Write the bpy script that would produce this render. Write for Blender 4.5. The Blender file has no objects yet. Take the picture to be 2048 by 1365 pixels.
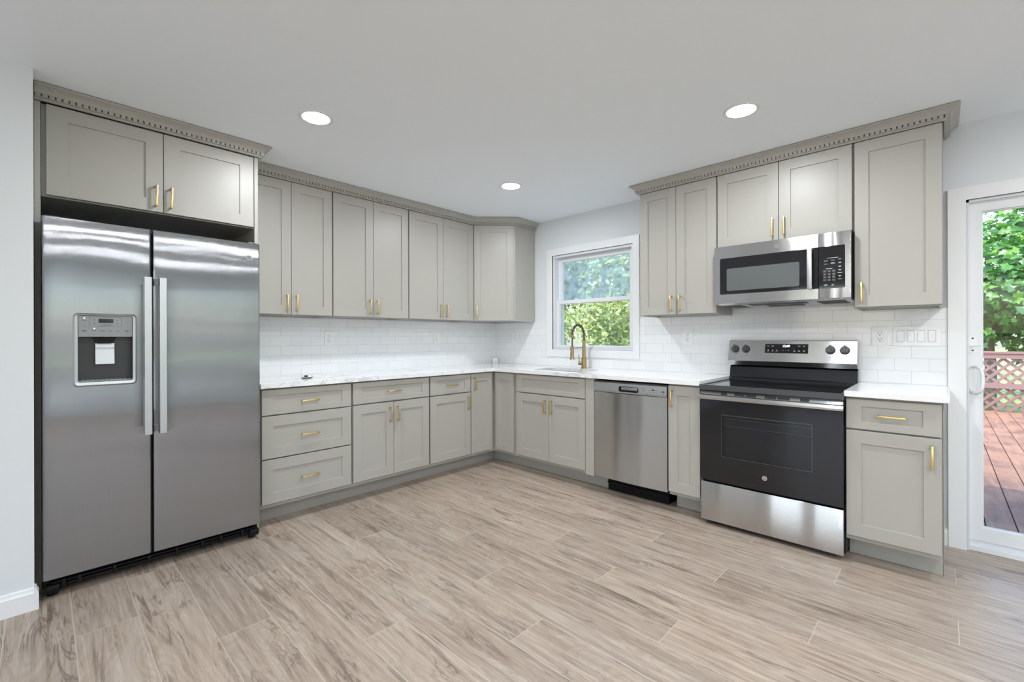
import bpy, bmesh, math, random
from mathutils import Vector, Matrix
random.seed(7)
PI = math.pi
R = math.radians
sc = bpy.context.scene
C = sc.collection

# ------------------------------------------------------------------ camera, sky, sun, exposure
cam_d = bpy.data.cameras.new('camera')
cam = bpy.data.objects.new('camera', cam_d)
C.objects.link(cam)
cam_d.sensor_width = 36.0
cam_d.lens = 898.22 / 2048 * 36
cam_d.shift_x = (1024 - 1022.30) / 2048
cam_d.shift_y = (676.47 - 682.5) / 2048
cam_d.clip_start = 0.05
cam_d.clip_end = 300
_yaw, _roll = 0.76415, -0.0027
_f = Vector((-math.sin(_yaw), math.cos(_yaw), 0)); _r = Vector((math.cos(_yaw), math.sin(_yaw), 0)); _u = Vector((0, 0, 1))
_r, _u = _r * math.cos(_roll) + _u * math.sin(_roll), _u * math.cos(_roll) - _r * math.sin(_roll)
_m = Matrix((_r, _u, -_f)).transposed().to_4x4()
_m.translation = Vector((3.7118, -3.6025, 1.1989))
cam.matrix_world = _m
sc.camera = cam

world = bpy.data.worlds.new('sky')
sc.world = world
world.use_nodes = True
_wn = world.node_tree
_bg = _wn.nodes['Background']
_sky = _wn.nodes.new('ShaderNodeTexSky')
_sky.sky_type = 'NISHITA'
_sky.sun_disc = False
_sky.sun_elevation = R(60)
_sky.sun_rotation = R(190)
_sky.air_density = 1.0
_sky.dust_density = 2.0
_wn.links.new(_sky.outputs[0], _bg.inputs[0])
_bg.inputs[1].default_value = 0.62

sun_d = bpy.data.lights.new('sun', 'SUN')
sun = bpy.data.objects.new('sun', sun_d)
C.objects.link(sun)
sun_d.energy = 3.6
sun_d.angle = R(0.6)
sun_d.color = (1.0, 0.93, 0.82)
sun.rotation_euler = Vector((0.10, 0.40, -1.0)).to_track_quat('-Z', 'Y').to_euler()

LAMP = 255.0        # radiance of a ceiling lamp's diffuser
sc.view_settings.view_transform = 'Standard'
sc.view_settings.look = 'None'
sc.view_settings.gamma = 1
sc.view_settings.use_curve_mapping = False
sc.view_settings.exposure = 0.25
try:
    sc.cycles.use_denoising = True
    sc.cycles.max_bounces = 10
    sc.cycles.diffuse_bounces = 6
    sc.cycles.glossy_bounces = 5
    sc.cycles.transparent_max_bounces = 12
    sc.cycles.sample_clamp_indirect = 6
    sc.cycles.caustics_reflective = False
    sc.cycles.caustics_refractive = False
except Exception:
    pass

# ------------------------------------------------------------------ materials
class NT:
    def __init__(s, name):
        s.m = bpy.data.materials.new(name); s.m.use_nodes = True
        s.t = s.m.node_tree; s.n = s.t.nodes; s.l = s.t.links
        s.b = s.n['Principled BSDF']; s.out = s.n['Material Output']
    def new(s, t, **k):
        n = s.n.new(t)
        for a, v in k.items(): setattr(n, a, v)
        return n
    def link(s, a, b): s.l.new(a, b)
    def put(s, sock, v):
        if hasattr(v, 'is_output') or isinstance(v, bpy.types.NodeSocket): s.l.new(v, sock)
        else: sock.default_value = v
    def math(s, op, a, b=None, c=None):
        n = s.new('ShaderNodeMath', operation=op); s.put(n.inputs[0], a)
        if b is not None: s.put(n.inputs[1], b)
        if c is not None: s.put(n.inputs[2], c)
        return n.outputs[0]
    def mix(s, f, a, b):
        n = s.new('ShaderNodeMix', data_type='RGBA'); s.put(n.inputs[0], f); s.put(n.inputs[6], a); s.put(n.inputs[7], b)
        return n.outputs[2]
    def ramp(s, f, stops):
        n = s.new('ShaderNodeValToRGB'); e = n.color_ramp.elements
        while len(e) < len(stops): e.new(0.5)
        for q, (p, c) in zip(e, stops): q.position = p; q.color = c if len(c) == 4 else (*c, 1)
        s.put(n.inputs[0], f); return n.outputs[0]
    def noise(s, vec, scale, detail=2, rough=0.5, dist=0.0):
        n = s.new('ShaderNodeTexNoise'); s.put(n.inputs['Vector'], vec)
        n.inputs['Scale'].default_value = scale; n.inputs['Detail'].default_value = detail
        n.inputs['Roughness'].default_value = rough; n.inputs['Distortion'].default_value = dist
        return n.outputs[0]
    def xyz(s, x, y, z):
        n = s.new('ShaderNodeCombineXYZ')
        for i, v in enumerate((x, y, z)): s.put(n.inputs[i], v)
        return n.outputs[0]
    def pos(s):
        g = s.new('ShaderNodeNewGeometry'); q = s.new('ShaderNodeSeparateXYZ'); s.link(g.outputs['Position'], q.inputs[0])
        return g, q.outputs[0], q.outputs[1], q.outputs[2]
    def bump(s, h, strength=0.2, dist=0.001):
        n = s.new('ShaderNodeBump'); n.inputs['Strength'].default_value = strength; n.inputs['Distance'].default_value = dist
        s.put(n.inputs['Height'], h); s.link(n.outputs[0], s.b.inputs['Normal']); return n

def plain(name, col, rough=0.5, metal=0.0, spec=0.5, bump=0.0):
    t = NT(name); b = t.b
    b.inputs['Base Color'].default_value = (*col, 1); b.inputs['Roughness'].default_value = rough
    b.inputs['Metallic'].default_value = metal; b.inputs['Specular IOR Level'].default_value = spec
    if bump:
        g = t.new('ShaderNodeNewGeometry'); t.bump(t.noise(g.outputs['Position'], 180, 3), bump, 0.0006)
    return t.m

def brushed(name, col, axis, spread, rough=0.10, wave=0.0, wscale=(2.0, 2.0, 2.0)):
    """brushed steel: fine grain that smears reflections along one direction"""
    t = NT(name); b = t.b
    g = t.new('ShaderNodeNewGeometry')
    b.inputs['Metallic'].default_value = 1
    b.inputs['Roughness'].default_value = rough
    q = t.new('ShaderNodeSeparateXYZ'); t.link(g.outputs['Position'], q.inputs[0])
    k = (4, 4, 300) if axis[2] else (250, 250, 4)
    k = (6, 6, 300) if axis[2] else (300, 300, 6)
    v = t.xyz(t.math('MULTIPLY', q.outputs[0], k[0]), t.math('MULTIPLY', q.outputs[1], k[1]), t.math('MULTIPLY', q.outputs[2], k[2]))
    n = t.noise(v, 1.0, 3)
    c = t.mix(n, (*[x * 0.95 for x in col], 1), (*[min(1, x * 1.05) for x in col], 1)); t.link(c, b.inputs['Base Color'])
    nrm = g.outputs['Normal']
    if wave:
        bn = t.new('ShaderNodeBump'); bn.inputs['Strength'].default_value = 1.0; bn.inputs['Distance'].default_value = wave
        vw = t.xyz(*[t.math('MULTIPLY', q.outputs[i], wscale[i]) for i in range(3)])
        t.link(t.noise(vw, 1.0, 1), bn.inputs['Height']); nrm = bn.outputs[0]
    def wn(seed):
        m = t.new('ShaderNodeVectorMath', operation='MULTIPLY_ADD'); t.link(g.outputs['Position'], m.inputs[0]); m.inputs[1].default_value = (9371.0,) * 3; m.inputs[2].default_value = (seed,) * 3
        w = t.new('ShaderNodeTexWhiteNoise', noise_dimensions='3D'); t.link(m.outputs[0], w.inputs[0]); return w.outputs[0]
    r = t.math('MULTIPLY', t.math('SUBTRACT', t.math('ADD', wn(1.3), wn(7.7)), 1.0), spread)
    sc_ = t.new('ShaderNodeVectorMath', operation='SCALE'); sc_.inputs[0].default_value = axis; t.link(r, sc_.inputs['Scale'])
    ad = t.new('ShaderNodeVectorMath', operation='ADD'); t.link(nrm, ad.inputs[0]); t.link(sc_.outputs[0], ad.inputs[1])
    no = t.new('ShaderNodeVectorMath', operation='NORMALIZE'); t.link(ad.outputs[0], no.inputs[0]); t.link(no.outputs[0], b.inputs['Normal'])
    return t.m

def emit(name, col, s):
    t = NT(name); e = t.new('ShaderNodeEmission'); e.inputs[0].default_value = (*col, 1); e.inputs[1].default_value = s
    t.link(e.outputs[0], t.out.inputs[0]); return t.m

def glass(name, tint=(0.96, 0.98, 0.98), painted_haze=0.0, hazecol=(0.6, 0.75, 0.85), gloss=0.6):
    t = NT(name)
    tr = t.new('ShaderNodeBsdfTransparent'); tr.inputs[0].default_value = (*tint, 1)
    gl = t.new('ShaderNodeBsdfGlossy'); gl.inputs['Roughness'].default_value = 0.02
    fr = t.new('ShaderNodeFresnel'); fr.inputs[0].default_value = 1.45
    mx = t.new('ShaderNodeMixShader'); t.link(t.math('MULTIPLY', fr.outputs[0], gloss), mx.inputs[0])
    t.link(tr.outputs[0], mx.inputs[1]); t.link(gl.outputs[0], mx.inputs[2])
    last = mx
    if painted_haze:
        d = t.new('ShaderNodeBsdfTranslucent'); d.inputs[0].default_value = (*hazecol, 1)
        d2 = t.new('ShaderNodeBsdfDiffuse'); d2.inputs[0].default_value = (*hazecol, 1)
        a = t.new('ShaderNodeAddShader'); t.link(d.outputs[0], a.inputs[0]); t.link(d2.outputs[0], a.inputs[1])
        g = t.new('ShaderNodeNewGeometry')
        f = t.math('MULTIPLY', t.noise(g.outputs['Position'], 14, 4), painted_haze * 2)
        m2 = t.new('ShaderNodeMixShader'); t.link(f, m2.inputs[0]); t.link(mx.outputs[0], m2.inputs[1]); t.link(a.outputs[0], m2.inputs[2]); last = m2
    t.link(last.outputs[0], t.out.inputs[0]); return t.m

def floor_material():
    t = NT('floor_planks'); g, x, y, z = t.pos()
    v = t.math('DIVIDE', t.math('ADD', y, 3.515), 0.198)
    row = t.math('FLOOR', v); fv = t.math('FRACT', v)
    m3 = t.math('FLOORED_MODULO', row, 3.0)
    u = t.math('DIVIDE', t.math('ADD', t.math('SUBTRACT', x, 1.2), t.math('MULTIPLY', m3, 0.4267)), 1.28)
    col = t.math('FLOOR', u); fu = t.math('FRACT', u)
    wn = t.new('ShaderNodeTexWhiteNoise', noise_dimensions='2D'); t.link(t.xyz(row, col, 0.0), wn.inputs[0])
    rid = wn.outputs[0]
    off = t.math('MULTIPLY', rid, 47.0)
    fine = t.noise(t.xyz(t.math('ADD', t.math('MULTIPLY', x, 2.2), off), t.math('ADD', t.math('MULTIPLY', y, 42.0), off), off), 1.0, 7, 0.68, 0.5)
    swirl = t.noise(t.xyz(t.math('ADD', t.math('MULTIPLY', x, 1.5), off), t.math('ADD', t.math('MULTIPLY', y, 7.5), off), off), 1.0, 3, 0.5, 1.2)
    rings = t.math('ABSOLUTE', t.math('SINE', t.math('MULTIPLY', swirl, 34.0)))
    streak = t.noise(t.xyz(t.math('ADD', t.math('MULTIPLY', x, 1.6), t.math('MULTIPLY', off, 1.7)), t.math('ADD', t.math('MULTIPLY', y, 21.0), off), off), 1.0, 6, 0.62, 1.0)
    base = t.ramp(fine, [(0.30, (0.27, 0.21, 0.16)), (0.46, (0.40, 0.32, 0.25)), (0.58, (0.46, 0.38, 0.305)), (0.72, (0.56, 0.48, 0.405))])
    base = t.mix(t.math('MULTIPLY', t.math('POWER', rings, 3.0), 0.22), base, (0.20, 0.155, 0.125, 1))
    dk = t.ramp(streak, [(0.585, (0, 0, 0)), (0.66, (1, 1, 1))])
    base = t.mix(t.math('MULTIPLY', dk, 0.7), base, (0.15, 0.112, 0.085, 1))
    lt = t.ramp(swirl, [(0.52, (0, 0, 0)), (0.75, (1, 1, 1))])
    base = t.mix(t.math('MULTIPLY', lt, 0.30), base, (0.56, 0.50, 0.44, 1))
    gl = t.noise(t.xyz(t.math('ADD', t.math('MULTIPLY', x, 1.3), t.math('MULTIPLY', off, 2.3)), t.math('ADD', t.math('MULTIPLY', y, 13.0), off), off), 1.0, 4, 0.6, 1.6)
    lines = t.ramp(t.math('ABSOLUTE', t.math('SUBTRACT', gl, 0.5)), [(0.0, (1, 1, 1)), (0.012, (0.5, 0.5, 0.5)), (0.035, (0, 0, 0))])
    msk = t.ramp(t.noise(t.xyz(t.math('ADD', t.math('MULTIPLY', x, 2.4), off), t.math('MULTIPLY', y, 6.0), off), 1.0, 3), [(0.45, (0, 0, 0)), (0.62, (1, 1, 1))])
    base = t.mix(t.math('MULTIPLY', t.math('MULTIPLY', lines, msk), 0.8), base, (0.13, 0.095, 0.072, 1))
    kv = t.new('ShaderNodeTexVoronoi'); kv.inputs['Scale'].default_value = 1.0; t.link(t.xyz(t.math('MULTIPLY', x, 2.1), t.math('MULTIPLY', y, 5.5), off), kv.inputs['Vector'])
    knot = t.ramp(kv.outputs['Distance'], [(0.0, (1, 1, 1)), (0.045, (0.6, 0.6, 0.6)), (0.09, (0, 0, 0))])
    base = t.mix(t.math('MULTIPLY', knot, 0.5), base, (0.10, 0.072, 0.055, 1))
    hsv = t.new('ShaderNodeHueSaturation'); t.link(base, hsv.inputs['Color'])
    t.link(t.math('MULTIPLY_ADD', rid, 0.20, 0.88), hsv.inputs['Value']); hsv.inputs['Saturation'].default_value = 1.0
    e1 = t.math('MULTIPLY', t.math('MINIMUM', fv, t.math('SUBTRACT', 1.0, fv)), 0.198)
    e2 = t.math('MULTIPLY', t.math('MINIMUM', fu, t.math('SUBTRACT', 1.0, fu)), 1.28)
    seam = t.math('LESS_THAN', t.math('MINIMUM', e1, e2), 0.0016)
    c = t.mix(seam, hsv.outputs[0], (0.53, 0.465, 0.395, 1))
    t.link(c, t.b.inputs['Base Color'])
    t.b.inputs['Roughness'].default_value = 0.33; t.b.inputs['Specular IOR Level'].default_value = 0.4
    t.bump(t.math('SUBTRACT', t.math('MULTIPLY', fine, 0.25), seam), 0.12, 0.001)
    return t.m

def tile_material(name, axis, u0, z0):
    t = NT(name); g, x, y, z = t.pos()
    u = x if axis == 'x' else y
    br = t.new('ShaderNodeTexBrick'); br.offset = 0.5; br.offset_frequency = 2
    t.link(t.xyz(t.math('ADD', u, 0.1555 * 60 - u0), t.math('ADD', z, 0.0765 * 41 - z0), 0.0), br.inputs['Vector'])
    for k, v in (('Scale', 1.0), ('Mortar Size', 0.0011), ('Mortar Smooth', 0.15), ('Brick Width', 0.1555), ('Row Height', 0.0765)): br.inputs[k].default_value = v
    br.inputs['Color1'].default_value = (0.80, 0.82, 0.83, 1); br.inputs['Color2'].default_value = (0.83, 0.845, 0.85, 1); br.inputs['Mortar'].default_value = (0.60, 0.615, 0.62, 1)
    t.link(br.outputs[0], t.b.inputs['Base Color']); t.b.inputs['Roughness'].default_value = 0.09
    h = t.math('ADD', t.math('MULTIPLY', br.outputs[1], -1.0), t.math('MULTIPLY', t.noise(g.outputs['Position'], 9, 1), 0.25))
    t.bump(h, 0.35, 0.0015)
    return t.m

def quartz_material():
    t = NT('white_quartz'); g, x, y, z = t.pos()
    p = g.outputs['Position']
    n = t.noise(p, 1.7, 6, 0.62, 0.9)
    v = t.math('ABSOLUTE', t.math('SUBTRACT', n, 0.5))
    vein = t.ramp(v, [(0.0, (1, 1, 1)), (0.010, (0.35, 0.35, 0.35)), (0.03, (0, 0, 0))])
    mask = t.ramp(t.noise(p, 1.1, 2), [(0.46, (0, 0, 0)), (0.60, (1, 1, 1))])
    f = t.math('MULTIPLY', vein, mask)
    base = t.mix(t.noise(p, 3, 4), (0.83, 0.835, 0.84, 1), (0.90, 0.90, 0.90, 1))
    t.link(t.mix(t.math('MULTIPLY', f, 0.6), base, (0.42, 0.43, 0.44, 1)), t.b.inputs['Base Color'])
    t.b.inputs['Roughness'].default_value = 0.12
    return t.m

def leaf_material(name, a, b, c):
    t = NT(name)
    g = t.new('ShaderNodeNewGeometry')
    col = t.ramp(g.outputs['Random Per Island'], [(0.0, a), (0.55, b), (1.0, c)])
    col = t.mix(t.math('MULTIPLY', t.noise(g.outputs['Position'], 0.9, 2), 0.6), col, (*[q * 0.55 for q in a], 1))
    d = t.new('ShaderNodeBsdfDiffuse'); tr = t.new('ShaderNodeBsdfTranslucent'); gl = t.new('ShaderNodeBsdfGlossy'); gl.inputs['Roughness'].default_value = 0.35
    t.link(col, d.inputs[0]); t.link(col, tr.inputs[0])
    m = t.new('ShaderNodeMixShader'); m.inputs[0].default_value = 0.4; t.link(d.outputs[0], m.inputs[1]); t.link(tr.outputs[0], m.inputs[2])
    m2 = t.new('ShaderNodeMixShader'); m2.inputs[0].default_value = 0.08; t.link(m.outputs[0], m2.inputs[1]); t.link(gl.outputs[0], m2.inputs[2])
    t.link(m2.outputs[0], t.out.inputs[0]); return t.m

def deck_material():
    t = NT('stained_deck'); g, x, y, z = t.pos()
    n = t.noise(t.xyz(t.math('MULTIPLY', x, 16), t.math('MULTIPLY', y, 2.0), z), 1.0, 5, 0.65, 0.8)
    wear = t.ramp(t.noise(g.outputs['Position'], 2.2, 5, 0.6), [(0.42, (0, 0, 0)), (0.62, (1, 1, 1))])
    c = t.ramp(n, [(0.3, (0.13, 0.062, 0.045)), (0.55, (0.24, 0.125, 0.088)), (0.75, (0.34, 0.20, 0.145))])
    c = t.mix(t.math('MULTIPLY', wear, 0.45), c, (0.46, 0.25, 0.15, 1))
    t.link(c, t.b.inputs['Base Color']); t.b.inputs['Roughness'].default_value = 0.6; t.bump(n, 0.25, 0.003)
    return t.m

def lawn_material():
    t = NT('lawn'); g = t.new('ShaderNodeNewGeometry')
    n = t.noise(g.outputs['Position'], 1.3, 6, 0.7)
    t.link(t.ramp(n, [(0.3, (0.16, 0.30, 0.06)), (0.55, (0.34, 0.50, 0.15)), (0.75, (0.55, 0.62, 0.30))]), t.b.inputs['Base Color'])
    t.b.inputs['Roughness'].default_value = 0.9; return t.m

M = dict(
    cab=plain('sage_paint', (0.42, 0.408, 0.368), 0.38, bump=0.03),
    cab_in=plain('cabinet_underside', (0.17, 0.145, 0.115), 0.6),
    wall=plain('wall_paint', (0.73, 0.765, 0.78), 0.7, bump=0.05),
    ceil=plain('ceiling_paint', (0.885, 0.945, 0.985), 0.8),
    white=plain('white_trim', (0.82, 0.835, 0.84), 0.35),
    vinyl=plain('white_vinyl', (0.76, 0.78, 0.80), 0.35),
    plate=plain('white_plastic', (0.82, 0.83, 0.83), 0.3),
    slot=plain('dark_slot', (0.02, 0.02, 0.02), 0.5),
    brass=plain('brushed_brass', (0.86, 0.62, 0.25), 0.27, 1.0),
    bronze=plain('antique_brass', (0.40, 0.295, 0.135), 0.3, 1.0),
    bronze_mid=plain('darkened_brass', (0.22, 0.165, 0.09), 0.3, 1.0),
    bronze_dark=plain('dark_brass', (0.10, 0.08, 0.06), 0.35, 1.0),
    steel_v=brushed('brushed_steel_fridge', (0.36, 0.37, 0.38), (0, 1, 0), 0.7, 0.05, 0.0045, (1.0, 1.5, 2.0)),
    steel_h=brushed('brushed_steel', (0.58, 0.585, 0.59), (0, 0, 1), 0.40, 0.10, 0.006, (3.5, 3.5, 1.5)),
    steel=plain('plain_steel', (0.68, 0.69, 0.69), 0.2, 1.0),
    chrome=plain('chrome', (0.78, 0.79, 0.80), 0.1, 1.0),
    handle_steel=plain('satin_handle', (0.55, 0.565, 0.57), 0.38, 1.0),
    gray=plain('grey_panel', (0.27, 0.28, 0.28), 0.35, 0.6),
    gray_dark=plain('dark_grey_plastic', (0.055, 0.058, 0.06), 0.3),
    black=plain('black_plastic', (0.008, 0.008, 0.009), 0.4, 0.0, 0.2),
    blackglass=plain('black_glass', (0.010, 0.010, 0.012), 0.05),
    ovenglass=plain('black_oven_glass', (0.012, 0.012, 0.013), 0.06),
    screen=plain('microwave_screen', (0.11, 0.12, 0.12), 0.12),
    cavity=plain('oven_cavity', (0.22, 0.222, 0.225), 0.5),
    key=plain('keypad_grey', (0.05, 0.052, 0.056), 0.4),
    print_w=plain('white_print', (0.65, 0.65, 0.65), 0.5),
    print_d=plain('dark_print', (0.05, 0.05, 0.05), 0.5),
    sinkm=plain('sink_steel', (0.62, 0.63, 0.64), 0.28, 0.9),
    lcd=emit('clock_digits', (0.8, 0.9, 1.0), 2.0),
    led=emit('indicator', (0.9, 0.97, 1.0), 2.5),
    lamp=emit('lamp_diffuser', (0.955, 0.985, 1.03), LAMP),
    floor=floor_material(), tileA=tile_material('subway_tile_left', 'y', -2.4011, 1.295), tileB=tile_material('subway_tile_right', 'x', 3.3482, 1.300),
    quartz=quartz_material(),
    glass=glass('window_glass', (0.96, 0.98, 0.97), 0.04, (0.62, 0.66, 0.62)), painted_haze=glass('painted_sky_glass', (0.82, 0.88, 0.92), 0.24, (0.50, 0.60, 0.68)), doorglass=glass('door_glass', (0.95, 0.97, 0.97), 0.0, gloss=0.5),  # upper pane has the sky's blue reflection mixed in as colour, lower pane slightly paled
    ovenpane=glass('oven_window_glass', (0.62, 0.63, 0.65), 0.0, gloss=1.0),
    deck=deck_material(), rail=plain('railing_stain', (0.26, 0.155, 0.145), 0.65), lawn=lawn_material(),
    bounce_slab=plain('bounce_concrete', (0.62, 0.61, 0.58), 0.85),  # pale so that the added slab outside throws sunlight indoors
    groove=plain('plate_groove', (0.42, 0.43, 0.44), 0.6),
    bark=plain('bark', (0.16, 0.12, 0.09), 0.9, bump=0.5),
    siding=plain('blue_siding', (0.30, 0.40, 0.60), 0.6), roof=plain('roof', (0.15, 0.14, 0.14), 0.9),
    leaf1=leaf_material('maple_leaves', (0.04, 0.16, 0.025), (0.11, 0.36, 0.035), (0.30, 0.60, 0.06)),
    leaf2=leaf_material('pale_leaves', (0.15, 0.25, 0.05), (0.40, 0.50, 0.09), (0.66, 0.70, 0.18)),
    leaf3=leaf_material('dark_leaves', (0.05, 0.14, 0.06), (0.10, 0.26, 0.09), (0.22, 0.42, 0.16)),
)

# ------------------------------------------------------------------ mesh helpers
def bx(bm, x0, x1, y0, y1, z0, z1, bev=0.0, seg=2):
    r = bmesh.ops.create_cube(bm, size=1.0)
    vs = r['verts']
    for v in vs:
        v.co = Vector(((x0 + x1) / 2 + v.co.x * (x1 - x0), (y0 + y1) / 2 + v.co.y * (y1 - y0), (z0 + z1) / 2 + v.co.z * (z1 - z0)))
    if bev:
        es = list({e for v in vs for e in v.link_edges})
        bmesh.ops.bevel(bm, geom=es, offset=bev, segments=seg, profile=0.5, affect='EDGES')

def cyl(bm, p0, p1, r0, r1=None, seg=20, caps=True):
    r1 = r0 if r1 is None else r1
    p0, p1 = Vector(p0), Vector(p1); d = p1 - p0
    m = Matrix.Translation((p0 + p1) / 2) @ d.to_track_quat('Z', 'Y').to_matrix().to_4x4()
    bmesh.ops.create_cone(bm, cap_ends=caps, segments=seg, radius1=r0, radius2=r1, depth=d.length, matrix=m)

def tube(bm, pts, r, seg=10, closed=False):
    pts = [Vector(p) for p in pts]; n = len(pts); rings = []
    prev = None
    for i, p in enumerate(pts):
        a = pts[(i - 1) % n] if (closed or i) else p; b = pts[(i + 1) % n] if (closed or i < n - 1) else p
        t = (b - a).normalized()
        if prev is None:
            k = Vector((0, 0, 1)) if abs(t.z) < 0.9 else Vector((1, 0, 0)); s = t.cross(k).normalized()
        else:
            s = (prev - t * prev.dot(t)).normalized()
        prev = s; w = t.cross(s)
        rad = r[i] if isinstance(r, (list, tuple)) else r
        rings.append([bm.verts.new(p + (s * math.cos(2 * PI * j / seg) + w * math.sin(2 * PI * j / seg)) * rad) for j in range(seg)])
    for i in range(n if closed else n - 1):
        A, B = rings[i], rings[(i + 1) % n]
        for j in range(seg): bm.faces.new((A[j], A[(j + 1) % seg], B[(j + 1) % seg], B[j]))
    if not closed:
        bm.faces.new(rings[0][::-1]); bm.faces.new(rings[-1])

def prism(bm, poly, axis, a0, a1):
    """extrude a 2-D polygon along an axis: 'x' takes (y,z), 'y' takes (x,z), 'z' takes (x,y)"""
    def P(p, a): return {'x': (a, p[0], p[1]), 'y': (p[0], a, p[1]), 'z': (p[0], p[1], a)}[axis]
    A = [bm.verts.new(P(p, a0)) for p in poly]; B = [bm.verts.new(P(p, a1)) for p in poly]
    bm.faces.new(A[::-1]); bm.faces.new(B)
    for i in range(len(poly)):
        j = (i + 1) % len(poly); bm.faces.new((A[i], A[j], B[j], B[i]))

def rrect(x0, x1, y0, y1, r, seg=5):
    pts = []
    for cx, cy, a in ((x1 - r, y1 - r, 0), (x0 + r, y1 - r, 90), (x0 + r, y0 + r, 180), (x1 - r, y0 + r, 270)):
        for i in range(seg + 1):
            t = R(a + 90 * i / seg); pts.append((cx + r * math.cos(t), cy + r * math.sin(t)))
    return pts

def ring_prism(bm, outer, inner, axis, a0, a1):
    """a frame between two outlines with the same point count"""
    def P(p, a): return {'x': (a, p[0], p[1]), 'y': (p[0], a, p[1]), 'z': (p[0], p[1], a)}[axis]
    V = [[bm.verts.new(P(p, a)) for p in o] for a in (a0, a1) for o in (outer, inner)]
    n = len(outer)
    for i in range(n):
        j = (i + 1) % n
        bm.faces.new((V[0][i], V[0][j], V[1][j], V[1][i])); bm.faces.new((V[2][i], V[3][i], V[3][j], V[2][j]))
        bm.faces.new((V[0][i], V[2][i], V[2][j], V[0][j])); bm.faces.new((V[1][i], V[1][j], V[3][j], V[3][i]))

def rect(x0, x1, y0, y1): return [(x0, y0), (x1, y0), (x1, y1), (x0, y1)]

def shaker(bm, x0, x1, z0, z1, yf, t=0.024, sx=0.064, sz=0.064, rec=0.008):
    """a framed front: flat stiles and rails round a recessed flat panel; front faces -y"""
    e = 0.0012; s = 0.0015
    def rc(a, b, c, d, y): return [bm.verts.new(p) for p in ((a, y, c), (b, y, c), (b, y, d), (a, y, d))]
    back = rc(x0, x1, z0, z1, yf + t); o0 = rc(x0, x1, z0, z1, yf + e); o1 = rc(x0 + e, x1 - e, z0 + e, z1 - e, yf)
    i0 = rc(x0 + sx, x1 - sx, z0 + sz, z1 - sz, yf); i1 = rc(x0 + sx + s, x1 - sx - s, z0 + sz + s, z1 - sz - s, yf + rec)
    for A, B in ((back, o0), (o0, o1), (o1, i0), (i0, i1)):
        for k in range(4): bm.faces.new((A[k], A[(k + 1) % 4], B[(k + 1) % 4], B[k]))
    bm.faces.new(i1); bm.faces.new(back[::-1])

def finish(name, bm, mat, parent=None, smooth=False, label=None):
    bmesh.ops.recalc_face_normals(bm, faces=bm.faces[:])
    me = bpy.data.meshes.new(name); bm.to_mesh(me); bm.free()
    if smooth:
        me.polygons.foreach_set('use_smooth', [True] * len(me.polygons))
        try: me.set_sharp_from_angle(angle=R(40))
        except Exception: pass
    mm = mat if isinstance(mat, (list, tuple)) else [mat]
    for m in mm: me.materials.append(m)
    o = bpy.data.objects.new(name, me); C.objects.link(o)
    if parent: o.parent = parent
    if label: o['label'] = label
    return o

def part(name, mat, parent, fn, smooth=False, label=None):
    bm = bmesh.new(); fn(bm); return finish(name, bm, mat, parent, smooth, label)

def box(name, mat, parent, x0, x1, y0, y1, z0, z1, bev=0.0, label=None):
    bm = bmesh.new(); bx(bm, x0, x1, y0, y1, z0, z1, bev); return finish(name, bm, mat, parent, bev > 0, label)

def tag(o, label, cat, group=None):
    o['label'] = label; o['category'] = cat
    if group: o['group'] = group
    return o

def thing(name, label, cat, loc=(0, 0, 0), rot=0.0, group=None):
    o = bpy.data.objects.new(name, None); C.objects.link(o); o.empty_display_size = 0.1
    o.location = loc; o.rotation_euler = (0, 0, rot)
    return tag(o, label, cat, group)

def struct(name, mat, fn, parent=None, smooth=False):
    o = part(name, mat, parent, fn, smooth)
    if not parent: o['kind'] = 'structure'
    return o

def text(name, s, size, mat, parent, loc, rot=(PI / 2, 0, 0), extrude=0.0003, align='CENTER', bold=0.0):
    cu = bpy.data.curves.new('letters', 'FONT'); cu.body = s; cu.size = size; cu.extrude = extrude; cu.align_x = align; cu.align_y = 'CENTER'; cu.offset = bold
    cu.resolution_u = 3
    tmp = bpy.data.objects.new('letters', cu); C.objects.link(tmp)
    dg = bpy.context.evaluated_depsgraph_get(); me = bpy.data.meshes.new_from_object(tmp.evaluated_get(dg))
    bpy.data.objects.remove(tmp); bpy.data.curves.remove(cu)
    me.name = name; me.materials.clear(); me.materials.append(mat)
    o = bpy.data.objects.new(name, me); C.objects.link(o); o.parent = parent; o.location = loc; o.rotation_euler = rot
    return o

def emblem(parent, x, z, y, r, mat, back=None):
    """round ring badge with its two-letter monogram"""
    def f(bm):
        tube(bm, [(x + r * math.cos(a * PI / 16), y - 0.0006, z + r * math.sin(a * PI / 16)) for a in range(32)], r * 0.09, 6, True)
        if back is None: cyl(bm, (x, y + 0.0005, z), (x, y - 0.0005, z), r, seg=32)
    b = part('badge', mat if back is None else mat, parent, f, True)
    if back is not None: part('badge_disc', back, b, lambda bm: cyl(bm, (x, y + 0.0005, z), (x, y - 0.0008, z), r, seg=32))
    return b

def pull(parent, x, z, yf, vertical=True, L=0.115):
    """square-section brass bar pull on two posts"""
    def f(bm):
        h = L / 2; o = 0.030; w = 0.0048
        if vertical:
            bx(bm, x - w, x + w, yf - o - 0.004, yf - o + 0.005, z - h, z + h, 0.0018)
            for s in (-1, 1): bx(bm, x - w * 0.95, x + w * 0.95, yf - o, yf, z + s * (h - 0.006) - 0.005, z + s * (h - 0.006) + 0.005, 0.0012)
        else:
            bx(bm, x - h, x + h, yf - o - 0.004, yf - o + 0.005, z - w, z + w, 0.0018)
            for s in (-1, 1): bx(bm, x + s * (h - 0.006) - 0.005, x + s * (h - 0.006) + 0.005, yf - o, yf, z - w * 0.95, z + w * 0.95, 0.0012)
    return part('handle', M['brass'], parent, f, True)

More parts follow.
